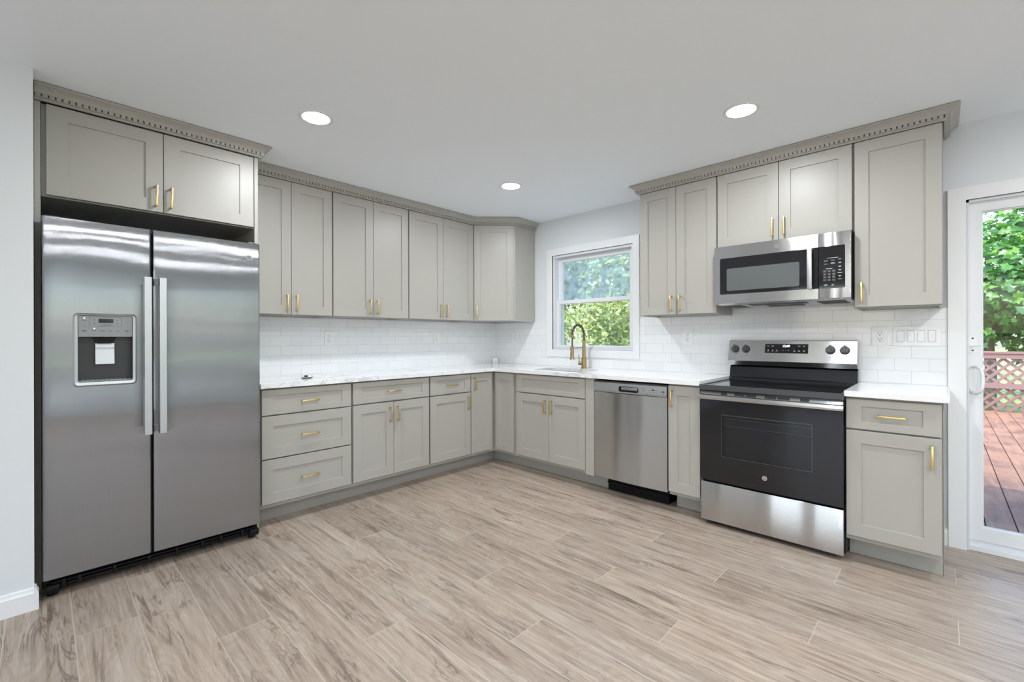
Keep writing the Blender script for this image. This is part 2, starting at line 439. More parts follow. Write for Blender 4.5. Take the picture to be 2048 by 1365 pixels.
def front(kind, parent, x0, x1, z0, z1, yf, sx=0.064, sz=0.067):
    return part(kind, M['cab'], parent, lambda bm: shaker(bm, x0, x1, z0, z1, yf, sx=sx, sz=sz))

# ------------------------------------------------------------------ the room
CZ = 2.402; X1 = 7.4; Y0 = -7.6
struct('floor', M['floor'], lambda bm: bx(bm, -0.14, X1, Y0, 0.14, -0.1, 0.0))
struct('ceiling', M['ceil'], lambda bm: bx(bm, -0.14, X1 + 0.14, Y0 - 0.14, 0.16, CZ, CZ + 0.2))
struct('roof', M['roof'], lambda bm: bx(bm, -0.6, X1 + 0.6, Y0 - 0.6, 0.70, CZ + 0.3, CZ + 0.5))
struct('wall_left', M['wall'], lambda bm: bx(bm, -0.14, 0.0, -3.70, 0.0, 0.0, CZ))
struct('wall_left_return', M['wall'], lambda bm: bx(bm, -0.14, 0.80, Y0, -3.630, 0.0, CZ))
WX0, WX1, WZ0, WZ1 = 0.856, 1.757, 1.083, 2.03     # kitchen window opening
DX0, DX1, DZ1 = 3.812, 5.66, 1.967                 # sliding door opening
def wall_right(bm):
    for a, b, c, d in ((-0.14, WX0, 0, CZ), (WX0, WX1, 0, WZ0), (WX0, WX1, WZ1, CZ), (WX1, DX0, 0, CZ), (DX0, DX1, DZ1, CZ), (DX1, X1 + 0.14, 0, CZ)):
        bx(bm, a, b, 0.0, 0.14, c, d)
struct('wall_right', M['wall'], wall_right)
struct('wall_exterior', M['siding'], lambda bm: [bx(bm, a, b, 0.141, 0.17, c, d) for a, b, c, d in ((-0.6, WX0, -0.5, 2.7), (WX0, WX1, -0.5, WZ0), (WX0, WX1, WZ1, 2.7), (WX1, DX0, -0.5, 2.7), (DX0, DX1, DZ1, 2.7), (DX1, X1 + 0.6, -0.5, 2.7), (DX0, DX1, -0.5, -0.01))])
BW = [(1.5, 3.1), (3.7, 5.3), (5.7, 7.0)]            # windows of the wall behind the camera
def wall_rear(bm):
    xs = [0.66] + [v for p in BW for v in p] + [X1 + 0.14]
    for i in range(0, len(xs), 2): bx(bm, xs[i], xs[i + 1], Y0 - 0.14, Y0, 0, CZ)
    for a, b in BW: bx(bm, a, b, Y0 - 0.14, Y0, 0, 0.25); bx(bm, a, b, Y0 - 0.14, Y0, 2.2, CZ)
struct('wall_rear', M['wall'], wall_rear)
SW = [(-2.9, -1.5)]                     # windows of the far side wall
def wall_far(bm):
    ys = [Y0] + [v for p in SW for v in p] + [0.0]
    for i in range(0, len(ys), 2): bx(bm, X1, X1 + 0.14, ys[i], ys[i + 1], 0, CZ)
    for a, b in SW: bx(bm, X1, X1 + 0.14, a, b, 0, 0.8); bx(bm, X1, X1 + 0.14, a, b, 2.1, CZ)
struct('wall_far', M['wall'], wall_far)
def base_prof(bm, along, a0, a1, off, s):
    prof = [(0, 0), (0.014, 0), (0.014, 0.075), (0.009, 0.083), (0.007, 0.095), (0, 0.098)]
    prism(bm, [(off + s * p, q) for p, q in prof], along, a0, a1)
def bb_left(bm):
    base_prof(bm, 'y', Y0, -3.6302, 0.80, 1)
    base_prof(bm, 'x', 0.76, 0.814, -3.6300, 1)
struct('baseboard_left', M['white'], bb_left)
struct('baseboard_right', M['white'], lambda bm: (base_prof(bm, 'x', 3.722, 3.737, 0.0, -1), base_prof(bm, 'x', 5.74, X1, 0.0, -1)))
struct('baseboard_rear', M['white'], lambda bm: base_prof(bm, 'x', 0.82, X1, Y0, 1))
# subway tile between counter and wall cabinets
struct('backsplash_left', M['tileA'], lambda bm: bx(bm, 0.0005, 0.008, -2.664, -0.008, 0.914, 1.366))
def bsB(bm):
    for a, b, c, d in ((0.0005, 0.787, 0.914, 1.366), (0.787, 1.814, 0.914, 1.013), (1.814, 2.574, 0.914, 1.366), (2.574, 3.340, 0.80, 1.43), (3.340, 3.737, 0.914, 1.366)):
        bx(bm, a, b, -0.008, -0.0005, c, d)
struct('backsplash_right', M['tileB'], bsB)

# kitchen window
w1 = bpy.data.objects.new('window_1', None); C.objects.link(w1); w1['kind'] = 'structure'; w1.location = (1.3, 0, 1.0)
w1i = Matrix.Translation((-1.3, 0, -1.0))
def wpart(n, mat, fn, par=w1, sm=False):
    bm = bmesh.new(); fn(bm); bm.transform(w1i); return finish(n, bm, mat, par, sm)
def casing(bm):
    X0, X1_, Z0, Z1 = 0.786, 1.816, 1.012, 2.098
    for d, y in ((0.0, -0.020), (0.022, -0.015), (0.050, -0.011)):
        ring_prism(bm, rect(X0 + d, X1_ - d, Z0 + d, Z1 - d), rect(WX0, WX1, WZ0, WZ1), 'y', y, -0.0006)
wpart('casing', M['white'], casing)
def jamb(bm):
    ring_prism(bm, rect(WX0, WX1, WZ0, WZ1), rect(WX0 + 0.022, WX1 - 0.022, WZ0 + 0.022, WZ1 - 0.022), 'y', -0.004, 0.14)
    ring_prism(bm, rect(WX0 + 0.02, WX1 - 0.02, WZ0 + 0.02, WZ1 - 0.02), rect(WX0 + 0.034, WX1 - 0.034, WZ0 + 0.034, WZ1 - 0.034), 'y', 0.085, 0.14)
wpart('window_frame', M['vinyl'], jamb)
def sash(bm, x0, x1, z0, z1, gx0, gx1, gz0, gz1, y0, y1):
    ring_prism(bm, rect(x0, x1, z0, z1), rect(gx0, gx1, gz0, gz1), 'y', y0, y1)
    ring_prism(bm, rect(gx0 - .004, gx1 + .004, gz0 - .004, gz1 + .004), rect(gx0 + 0.006, gx1 - 0.006, gz0 + 0.006, gz1 - 0.006), 'y', y0 + 0.008, y1 - 0.004)
us = wpart('upper_sash', M['vinyl'], lambda bm: sash(bm, 0.880, 1.733, 1.535, 2.006, 0.925, 1.688, 1.568, 1.968, 0.056, 0.084))
wpart('pane', M['painted_haze'], lambda bm: bx(bm, 0.92, 1.69, 0.068, 0.072, 1.56, 1.97), us)
ls = wpart('lower_sash', M['vinyl'], lambda bm: sash(bm, 0.880, 1.733, 1.107, 1.574, 0.918, 1.704, 1.120, 1.540, 0.022, 0.052))
wpart('pane', M['glass'], lambda bm: bx(bm, 0.915, 1.706, 0.036, 0.040, 1.117, 1.543), ls)
for xx in (1.12, 1.48): wpart('sash_lock', M['vinyl'], lambda bm: (bx(bm, xx - 0.03, xx + 0.03, 0.028, 0.056, 1.574, 1.580, 0.002), bx(bm, xx - 0.022, xx + 0.01, 0.032, 0.044, 1.580, 1.590, 0.003)), ls, True)

# sliding glass door
d1 = bpy.data.objects.new('door_1', None); C.objects.link(d1); d1['kind'] = 'structure'; d1.location = (4.73, 0, 0)
d1i = Matrix.Translation((-4.73, 0, 0))
def dpart(n, mat, fn, par=d1, sm=False):
    bm = bmesh.new(); fn(bm); bm.transform(d1i); return finish(n, bm, mat, par, sm)
def dcasing(bm):
    for d, y in ((0.0, -0.020), (0.020, -0.016), (0.045, -0.012)):
        o = [(3.738 + d, 0), (3.738 + d, 2.040 - d), (5.735 - d, 2.040 - d), (5.735 - d, 0)]
        i = [(DX0, 0), (DX0, DZ1), (DX1, DZ1), (DX1, 0)]
        for k in range(3): prism(bm, [o[k], o[k + 1], i[k + 1], i[k]], 'y', y, -0.0006)
dpart('casing', M['white'], dcasing)
def dframe(bm):
    bx(bm, DX0, DX0 + 0.012, -0.004, 0.14, 0, DZ1); bx(bm, DX1 - 0.03, DX1, -0.004, 0.14, 0, DZ1); bx(bm, DX0, DX1, -0.004, 0.14, DZ1 - 0.014, DZ1)
    bx(bm, DX0, DX1, 0.0, 0.16, 0.0, 0.030, 0.003); bx(bm, DX0, DX1, 0.035, 0.045, 0.03, 0.055)
dpart('door_frame', M['vinyl'], dframe)
def dpanel(bm, x0, x1, y0, y1):
    ring_prism(bm, rect(x0, x1, 0.058, 1.957), rect(x0 + 0.056, x1 - 0.056, 0.130, 1.900), 'y', y0, y1)
    ring_prism(bm, rect(x0 + 0.052, x1 - 0.052, 0.126, 1.904), rect(x0 + 0.063, x1 - 0.063, 0.137, 1.893), 'y', y0 + 0.010, y1 - 0.010)
sp = dpart('sliding_panel', M['vinyl'], lambda bm: dpanel(bm, 3.817, 4.76, 0.022, 0.062))
dpart('pane', M['doorglass'], lambda bm: bx(bm, 3.872, 4.706, 0.040, 0.044, 0.128, 1.902), sp)
fp = dpart('fixed_panel', M['vinyl'], lambda bm: dpanel(bm, 4.70, DX1 - 0.03, 0.075, 0.115))
dpart('pane', M['doorglass'], lambda bm: bx(bm, 4.755, DX1 - 0.085, 0.093, 0.097, 0.128, 1.902), fp)
def dhandle(bm):
    cx, cz = 3.838, 0.958
    pl = [(cx + 0.0165 * math.cos(a) * (1 if abs(math.sin(a)) < .9 else .9), cz + 0.080 * math.sin(a)) for a in [2 * PI * k / 28 for k in range(28)]]
    prism(bm, pl, 'y', 0.012, 0.022)
    arc = [(cx + 0.004, 0.012, cz + 0.072), (cx + 0.016, -0.012, cz + 0.074), (cx + 0.030, -0.026, cz + 0.062), (cx + 0.036, -0.030, cz + 0.03), (cx + 0.037, -0.030, cz - 0.01),
           (cx + 0.034, -0.030, cz - 0.045), (cx + 0.026, -0.022, cz - 0.066), (cx + 0.012, -0.010, cz - 0.074), (cx + 0.003, 0.012, cz - 0.072)]
    tube(bm, arc, 0.0085, 10)
dh = dpart('door_handle', M['plate'], dhandle, sp, True)
dpart('screw', M['slot'], lambda bm: [cyl(bm, (3.838, 0.011, z), (3.838, 0.014, z), 0.0045, seg=12) for z in (1.026, 0.890)], dh)
def dlatch(bm):
    prism(bm, rrect(3.822, 3.854, 1.108, 1.204, 0.014), 'y', 0.016, 0.022)
    tube(bm, [(3.826, 0.010, 1.146), (3.842, 0.000, 1.147), (3.872, -0.006, 1.152)], [0.005, 0.005, 0.003], 8)
dl = dpart('door_latch', M['plate'], dlatch, sp, True)
dpart('screw', M['slot'], lambda bm: [cyl(bm, (3.838, 0.015, z), (3.838, 0.018, z), 0.0045, seg=12) for z in (1.190, 1.122)], dl)
for k, (a, b) in enumerate(BW):
    struct('window_%d' % (k + 2), M['white'], lambda bm: (ring_prism(bm, rect(a - 0.07, b + 0.07, 0.18, 2.27), rect(a + 0.03, b - 0.03, 0.28, 2.17), 'y', Y0 - 0.10, Y0 + 0.018), bx(bm, a, b, Y0 - 0.08, Y0 - 0.04, 1.2, 1.25)))
for k, (a, b) in enumerate(SW):
    struct('window_%d' % (k + 5), M['white'], lambda bm: (ring_prism(bm, rect(a - 0.07, b + 0.07, 0.73, 2.17), rect(a + 0.03, b - 0.03, 0.83, 2.07), 'x', X1 - 0.018, X1 + 0.10), bx(bm, X1 + 0.04, X1 + 0.08, a, b, 1.43, 1.48)))

# ------------------------------------------------------------------ recessed ceiling lights
def lamp(x, y, label):
    t = thing('recessed_light', label, 'ceiling light', (x, y, CZ), 0, 'round recessed ceiling lights')
    def ring(bm):
        n = 40
        ring_prism(bm, [(0.088 * math.cos(2 * PI * i / n), 0.088 * math.sin(2 * PI * i / n)) for i in range(n)], [(0.070 * math.cos(2 * PI * i / n), 0.070 * math.sin(2 * PI * i / n)) for i in range(n)], 'z', -0.005, -0.0002)
    part('trim_ring', M['white'], t, ring, True)
    def disc(bm):
        bmesh.ops.create_circle(bm, cap_ends=True, segments=40, radius=0.071, matrix=Matrix.Translation((0, 0, -0.003)) @ Matrix.Rotation(PI, 4, 'X'))
    bm = bmesh.new(); disc(bm)
    me = bpy.data.meshes.new('diffuser'); bm.to_mesh(me); bm.free(); me.materials.append(M['lamp'])
    o = bpy.data.objects.new('diffuser', me); C.objects.link(o); o.parent = t
GX = (1.258, 2.948, 4.64, 6.33); GY = (-1.041, -2.571, -4.10, -5.63)
LBL = {(0, 1): 'glowing round ceiling light nearest the tall fridge cabinet', (1, 0): 'glowing round ceiling light above the range side of the room', (0, 0): 'small looking round ceiling light in the far corner above the sink'}
for i, gx in enumerate(GX):
    for j, gy in enumerate(GY):
        if (i == 0 and j > 1) or (i == 1 and j > 1): continue
        lamp(gx, gy, LBL.get((i, j), 'unseen round recessed ceiling light added for the room light, behind or beside the camera'))  # lamps without their own label are unseen, continuing the grid to light the room

# ------------------------------------------------------------------ cabinets
A = PI / 2                                        # rotation of everything on the left wall
TOE = -0.485
def place(wall, c, z=0.0):                        # wall 'A' = left wall, 'B' = right wall; c = centre along the wall
    return ((0, c, z), A) if wall == 'A' else ((c, 0, z), 0.0)
def base_body(t, w, hollow=False):
    def f(bm):
        h = w / 2 - 0.0004
        if hollow:
            bx(bm, -h, -h + 0.018, -0.603, -0.009, 0.118, 0.8835); bx(bm, h - 0.018, h, -0.603, -0.009, 0.118, 0.8835); bx(bm, -h + 0.018, h - 0.018, -0.603, -0.009, 0.118, 0.136)
            bx(bm, -h + 0.018, h - 0.018, -0.603, -0.585, 0.136, 0.8835); bx(bm, -h, h, TOE + 0.012, -0.009, 0.0, 0.118); return
        prism(bm, [(-0.009, 0), (TOE + 0.012, 0), (TOE + 0.012, 0.118), (-0.603, 0.118), (-0.603, 0.8835), (-0.009, 0.8835)], 'x', -h, h)
    return part('cabinet_body', M['cab'], t, f)
YF = -0.630
def base_cab(wall, u0, u1, label, dx0, dx1, layout, hside=None, group='sage green base cabinets', toe=False):
    c = (u0 + u1) / 2; loc, rot = place(wall, c)
    t = thing('base_cabinet', label, 'cabinet', loc, rot, group)
    base_body(t, u1 - u0, layout == 'sink')
    a, b = dx0 - c, dx1 - c
    if layout == 'drawers':
        for z0, z1, s in ((0.7115, 0.872, 0.038), (0.434, 0.7035, 0.067), (0.146, 0.426, 0.067)):
            d = front('drawer', t, a, b, z0, z1, YF, 0.066, s); pull(d, (a + b) / 2, (z0 + z1) / 2 - 0.006, YF, False)
    if layout in ('drawer_doors', 'drawer_door', 'sink'):
        d = front('drawer' if layout != 'sink' else 'false_drawer_panel', t, a, b, 0.7155, 0.872, YF, 0.066, 0.037)
        if layout != 'sink': pull(d, (a + b) / 2, 0.793, YF, False)
        if layout == 'drawer_door':
            e = front('door', t, a, b, 0.146, 0.7065, YF); pull(e, b - 0.033 if hside == 'r' else a + 0.033, 0.617, YF)
        else:
            m = (a + b) / 2
            e = front('door', t, a, m - 0.0015, 0.146, 0.7065, YF); pull(e, m - 0.033, 0.613, YF)
            e = front('door', t, m + 0.0015, b, 0.146, 0.7065, YF); pull(e, m + 0.033, 0.613, YF)
    if layout == 'door':
        e = front('door', t, a, b, 0.146, 0.872, YF); pull(e, a + 0.028, 0.783, YF)
    if toe: box('toe_kick', M['cab'], t, -(u1 - u0) / 2 + 0.001, (u1 - u0) / 2 - 0.001, TOE, TOE + 0.0115, 0.001, 0.117)
    return t
base_cab('A', -2.664, -2.054, 'base cabinet of three stacked drawers beside the fridge', -2.651, -2.060, 'drawers')
base_cab('A', -2.054, -1.368, 'wider base cabinet with one drawer over two doors, right of the three-drawer stack', -2.043, -1.377, 'drawer_doors')
base_cab('A', -1.368, -0.914, 'narrow base cabinet with one drawer over one door on the left wall', -1.361, -0.919, 'drawer_door', 'r')
base_cab('B', 0.914, 1.676, 'base cabinet under the sink with a plain panel over two doors', 0.931, 1.671, 'sink')
base_cab('B', 2.352, 2.575, 'slim one-door base cabinet between dishwasher and range', 2.3555, 2.5705, 'door', toe=True)
t = base_cab('B', 3.338, 3.716, 'base cabinet right of the range with one drawer over one door', 3.3425, 3.712, 'drawer_door', 'r', toe=True)
part('end_panel', M['cab'], t, lambda bm: prism(bm, [(-0.009, 0), (TOE, 0), (TOE, 0.118), (-0.606, 0.118), (-0.606, 0.8835), (-0.009, 0.8835)], 'x', 3.7165 - 3.527, 3.7195 - 3.527))
# corner base cabinet with a folding two-leaf door
t = thing('corner_base_cabinet', 'L-shaped corner base cabinet with folding door leaves in the inner corner', 'cabinet', (0, 0, 0), 0, 'sage green base cabinets')
def lbody(bm):
    def L(e, g): return [(0.009, -0.009), (0.009, -g), (e, -g), (e, -e), (g, -e), (g, -0.009)]
    prism(bm, L(0.603, 0.9136), 'z', 0.118, 0.8835)
    prism(bm, L(-TOE - 0.012, 0.9136), 'z', 0.0, 0.1185)
part('cabinet_body', M['cab'], t, lbody)
e = front('door', t, -0.910, -0.652, 0.146, 0.872, YF, 0.058, 0.067); e.rotation_euler = (0, 0, A); pull(e, -0.910 + 0.034, 0.783, YF)
front('door', t, 0.652, 0.8865, 0.146, 0.872, YF, 0.058, 0.067)
# filler strip beside the dishwasher
o = part('filler_strip', M['cab'], None, lambda bm: bx(bm, -0.0395, 0.0395, -0.632, -0.56, 0.120, 0.8835, 0.001))
o.location = (1.7165, 0, 0); tag(o, 'flat vertical filler strip between sink cabinet and dishwasher', 'filler panel')
o = part('toe_kick', M['cab'], None, lambda bm: bx(bm, -2.69, -0.486, TOE, TOE + 0.0115, 0.001, 0.117)); o.rotation_euler = (0, 0, A)
tag(o, 'long recessed toe kick board along the left wall base cabinets', 'toe kick')
o = part('toe_kick', M['cab'], None, lambda bm: bx(bm, 0.486, 1.80, TOE, TOE + 0.0115, 0.001, 0.117))
tag(o, 'recessed toe kick board from the corner to the dishwasher', 'toe kick')

UT, UB, UF = 2.3300, 1.3727, -0.324
def upper_cab(wall, u0, u1, label, dx0, dx1, doors=2, zb=UB, hside='l', group='sage green wall cabinets', name='wall_cabinet', depth=0.305, zt=UT, fx=0.064):
    c = (u0 + u1) / 2; loc, rot = place(wall, c, zb - 0.006)
    yf = -(depth + 0.019); z0 = 0.006; z1 = zt - zb + 0.006
    t = thing(name, label, 'cabinet', loc, rot, group)
    def body(bm):
        h = (u1 - u0) / 2 - 0.0004
        bx(bm, -h, h, -depth + 0.006, -0.009, 0.012, z1 + 0.004)
        bx(bm, -h, h, -depth + 0.006, -depth + 0.019, 0.0, 0.012); bx(bm, -h, -h + 0.016, -depth + 0.019, -0.009, 0.0, 0.012); bx(bm, h - 0.016, h, -depth + 0.019, -0.009, 0.0, 0.012)
    part('cabinet_body', M['cab'], t, body)
    a, b = dx0 - c, dx1 - c
    hz = z0 + 0.084
    if doors == 2:
        m = (a + b) / 2
        d = front('door', t, a, m - 0.0015, z0, z1, yf, fx, 0.067); pull(d, m - 0.033, hz, yf)
        d = front('door', t, m + 0.0015, b, z0, z1, yf, fx, 0.067); pull(d, m + 0.033, hz, yf)
    else:
        d = front('door', t, a, b, z0, z1, yf, fx, 0.067); pull(d, a + 0.033 if hside == 'l' else b - 0.033, hz, yf)
    return t
upper_cab('A', -2.664, -2.054, 'tall two-door wall cabinet touching the fridge surround', -2.658, -2.0585)
upper_cab('A', -2.054, -1.368, 'tall two-door wall cabinet, middle of the three on the left wall', -2.0475, -1.3735)
upper_cab('A', -1.368, -0.611, 'tall two-door wall cabinet next to the angled corner cabinet', -1.3625, -0.615)
upper_cab('B', 1.984, 2.574, 'tall two-door wall cabinet between window and microwave', 1.988, 2.569)
upper_cab('B', 2.574, 3.340, 'short two-door wall cabinet above the microwave', 2.578, 3.3345, 2, 1.827)
upper_cab('B', 3.340, 3.719, 'tall one-door wall cabinet right of the microwave', 3.3465, 3.7155, 1)
# angled corner wall cabinet
t = thing('corner_wall_cabinet', 'angled one-door corner wall cabinet left of the window', 'cabinet', (0, 0, UB - 0.006), 0, 'sage green wall cabinets')
part('cabinet_body', M['cab'], t, lambda bm: (prism(bm, [(0.009, -0.6105), (0.305, -0.6105), (0.611, -0.305), (0.611, -0.009), (0.009, -0.009)], 'z', 0.012, UT - UB + 0.01),
     [prism(bm, q, 'z', 0.0, 0.0125) for q in ([(0.305, -0.6105), (0.611, -0.305), (0.60, -0.292), (0.292, -0.597)], [(0.595, -0.305), (0.611, -0.305), (0.611, -0.009), (0.595, -0.009)])]))
d = front('door', t, -0.196, 0.196, 0.006, UT - UB + 0.006, -0.019, 0.064, 0.067); d.location = (0.458, -0.4577, 0); d.rotation_euler = (0, 0, R(45)); pull(d, -0.196 + 0.030, 0.090, -0.019)
# fridge surround: cabinet above, side panels
upper_cab('A', -3.606, -2.686, 'deep two-door cabinet above the fridge', -3.589, -2.6905, 2, 1.894, name='fridge_wall_cabinet', depth=0.60, zt=2.3285, fx=0.075)
o = part('side_panel', M['cab'], None, lambda bm: bx(bm, -2.6855, -2.6655, -0.615, -0.009, 0.0, 2.333)); o.rotation_euler = (0, 0, A)
tag(o, 'tall sage panel on the right side of the fridge', 'side panel')
o = part('side_panel', M['cab'], None, lambda bm: bx(bm, -3.6285, -3.6075, -0.615, -0.009, 0.0, 2.333)); o.rotation_euler = (0, 0, A)
tag(o, 'tall sage panel between fridge and the left wall corner', 'side panel')
# crown mouldings with dentil strip
def mitre(path, d):
    """offset a polyline by d to its right-hand side, keeping mitred corners"""
    P = [Vector(p) for p in path]; out = []
    for i, p in enumerate(P):
        ns = []
        for a, b in ((i - 1, i), (i, i + 1)):
            if 0 <= a and b < len(P):
                t_ = (P[b] - P[a]).normalized(); ns.append(Vector((t_.y, -t_.x)))
        n = ns[0] if len(ns) == 1 else (ns[0] + ns[1]).normalized() / max(0.3, (ns[0] + ns[1]).normalized().dot(ns[0]))
        out.append(p + n * d)
    return out
CROWN = [(0.000, 2.3335), (0.012, 2.3335), (0.014, 2.336), (0.014, 2.342), (0.026, 2.3435), (0.026, 2.3455), (0.009, 2.3456), (0.009, 2.3594), (0.026, 2.3595), (0.026, 2.3605), (0.028, 2.3625), (0.030, 2.368), (0.036, 2.376), (0.046, 2.384), (0.056, 2.389), (0.060, 2.391), (0.062, 2.394), (0.062, 2.3985), (0.000, 2.3985)]
def crown(label, path):
    o0 = Vector((*path[0], 0)); path = [(p[0] - o0.x, p[1] - o0.y) for p in path]
    t = thing('crown_molding', label, 'molding', (o0.x, o0.y, 0), 0, 'dentil crown mouldings')
    def f(bm):
        rows = [[bm.verts.new((q.x, q.y, z)) for q in mitre(path, d)] for d, z in CROWN]
        n = len(rows)
        for i in range(n):
            for k in range(len(path) - 1): bm.faces.new((rows[i][k], rows[i][k + 1], rows[(i + 1) % n][k + 1], rows[(i + 1) % n][k]))
        bm.faces.new([r_[0] for r_ in rows]); bm.faces.new([r_[-1] for r_ in rows][::-1])
    part('crown', M['cab'], t, f)
    def g(bm):
        q0 = mitre(path, 0.0088); q1 = mitre(path, 0.0265)
        for k in range(len(path) - 1):
            a, b, c, d = q0[k], q0[k + 1], q1[k], q1[k + 1]
            L = (d - c).length; n = max(1, round(L / 0.0236)); 
            tt = (d - c).normalized(); nn = Vector((tt.y, -tt.x))
            for i in range(n):
                s0 = c + tt * (L * (i + 0.13) / n); s1 = c + tt * (L * (i + 0.87) / n)
                prism(bm, [tuple(s0), tuple(s1), tuple(s1 - nn * 0.0177), tuple(s0 - nn * 0.0177)], 'z', 2.3455, 2.3595)
    part('dentil_strip', M['cab'], t, g)
crown('crown moulding with dentils across the top of the fridge cabinet', [(0.622, -3.6275), (0.622, -2.6645), (0.395, -2.6645)])
crown('long crown moulding with dentils along the left wall cabinets and round the corner cabinet', [(0.318, -2.663), (0.318, -0.6155), (0.6145, -0.318), (0.6145, -0.010)])
crown('crown moulding with dentils above the wall cabinets over the range', [(1.981, -0.010), (1.981, -0.318), (3.722, -0.318), (3.722, -0.010)])

# ------------------------------------------------------------------ worktops, sink, tap
SX0, SX1, SY0, SY1 = 1.02, 1.535, -0.535, -0.165
def counterL(bm):
    z0, z1 = 0.8845, 0.914
    def slab(poly): prism(bm, poly, 'z', z0, z1)
    slab([(0.009, -2.664), (0.655, -2.664), (0.655, -0.655), (0.009, -0.655)])
    slab([(0.009, -0.655), (SX0 - 0.06, -0.655), (SX0 - 0.06, -0.009), (0.009, -0.009)])
    slab([(SX1 + 0.06, -0.655), (2.5775, -0.655), (2.5775, -0.009), (SX1 + 0.06, -0.009)])
    n = 6
    ring_prism(bm, rrect(SX0 - 0.06, SX1 + 0.06, -0.655, -0.009, 0.0001, n), rrect(SX0, SX1, SY0, SY1, 0.07, n), 'z', z0, z1)
o = part('countertop', M['quartz'], None, counterL); tag(o, 'white veined quartz L-shaped countertop running round the corner with the sink cut-out', 'countertop')
o = part('countertop', M['quartz'], None, lambda bm: bx(bm, 3.336, 3.740, -0.655, -0.009, 0.8845, 0.914, 0.0015)); tag(o, 'short white quartz countertop right of the range', 'countertop')
t = thing('kitchen_sink', 'undermounted steel sink basin below the window', 'sink', ((SX0 + SX1) / 2, (SY0 + SY1) / 2, 0.684))
def basin(bm):
    hx, hy = (SX1 - SX0) / 2, (SY1 - SY0) / 2; n = 6
    loops = [(hx + 0.02, hy + 0.02, 0.1995, 0.08), (hx + 0.002, hy + 0.002, 0.1995, 0.07), (hx - 0.002, hy - 0.002, 0.16, 0.07), (hx - 0.012, hy - 0.012, 0.02, 0.07), (hx - 0.04, hy - 0.04, 0.002, 0.06), (0.05, 0.05, 0.0, 0.0499)]
    rows = [[bm.verts.new((x, y, z)) for x, y in rrect(-a, a, -b, b, r, n)] for a, b, z, r in loops]
    for A_, B_ in zip(rows, rows[1:]):
        for i in range(len(A_)): bm.faces.new((A_[i], A_[(i + 1) % len(A_)], B_[(i + 1) % len(A_)], B_[i]))
    bm.faces.new(rows[-1])
part('basin', M['sinkm'], t, basin, True)
part('drain', M['chrome'], t, lambda bm: cyl(bm, (0, 0, 0.0), (0, 0, 0.004), 0.045, 0.04), True)
# spring-neck tap
t = thing('kitchen_faucet', 'antique brass spring-neck kitchen tap behind the sink', 'faucet', (1.301, -0.105, 0.914))
part('base', M['bronze'], t, lambda bm: (cyl(bm, (0, 0, 0), (0, 0, 0.006), 0.029, 0.028, 28), cyl(bm, (0, 0, 0.006), (0, 0, 0.095), 0.0235, 0.0235, 28), cyl(bm, (0, 0, 0.095), (0, 0, 0.100), 0.0235, 0.018, 28)), True)
part('column', M['bronze'], t, lambda bm: cyl(bm, (0, 0, 0.0995), (0, 0, 0.262), 0.0175, 0.0140, 24), True)
def arc_pts():
    pts = [(0, 0, 0.262), (0, -0.002, 0.30)]
    for k in range(0, 15):
        a = PI * k / 14 * 1.02; pts.append((0, -0.091 + 0.091 * math.cos(a), 0.308 + 0.095 * math.sin(a)))
    return pts
AP = arc_pts()
part('hose', M['bronze_dark'], t, lambda bm: tube(bm, AP + [(0, -0.184, 0.25), (0, -0.184, 0.205)], 0.0065, 10), True)
def spring(bm):
    P = [Vector(p) for p in AP]; out = []
    Ls = [0]
    for a, b in zip(P, P[1:]): Ls.append(Ls[-1] + (b - a).length)
    N = 26 * 12
    for k in range(N + 1):
        s = Ls[-1] * k / N
        i = max(j for j in range(len(Ls)) if Ls[j] <= s + 1e-9); i = min(i, len(P) - 2)
        f_ = (s - Ls[i]) / (Ls[i + 1] - Ls[i]); p = P[i].lerp(P[i + 1], f_); tg = (P[i + 1] - P[i]).normalized()
        n1 = Vector((1, 0, 0)); n2 = tg.cross(n1); th = 2 * PI * 26 * k / N
        out.append(p + (n1 * math.cos(th) + n2 * math.sin(th)) * 0.0115)
    tube(bm, out, 0.0024, 6)
part('spring', M['bronze_mid'], t, spring, True)
part('spring_collar', M['bronze'], t, lambda bm: cyl(bm, (0, -0.182, 0.285), (0, -0.183, 0.312), 0.0135, 0.0135, 20), True)
part('spray_head', M['bronze'], t, lambda bm: (cyl(bm, (0, -0.184, 0.105), (0, -0.184, 0.208), 0.0155, 0.0145, 24), cyl(bm, (0, -0.184, 0.089), (0, -0.184, 0.1055), 0.023, 0.019, 24)), True)
part('spray_button', M['black'], t, lambda bm: (bx(bm, -0.0185, -0.0125, -0.190, -0.178, 0.115, 0.155, 0.002), bx(bm, -0.0180, -0.0125, -0.190, -0.178, 0.163, 0.195, 0.002)), True)
part('holder_arm', M['bronze'], t, lambda bm: (cyl(bm, (0, -0.012, 0.193), (0, -0.166, 0.193), 0.004, seg=10), tube(bm, [(0.0185 * math.cos(k * PI / 8), -0.184 + 0.0185 * math.sin(k * PI / 8), 0.193) for k in range(16)], 0.003, 6, True)), True)
part('lever_handle', M['bronze'], t, lambda bm: (cyl(bm, (-0.012, 0, 0.045), (-0.052, -0.010, 0.045), 0.0175, 0.0175, 22), cyl(bm, (-0.046, -0.009, 0.055), (-0.050, -0.012, 0.128), 0.0045, 0.0035, 10)), True)

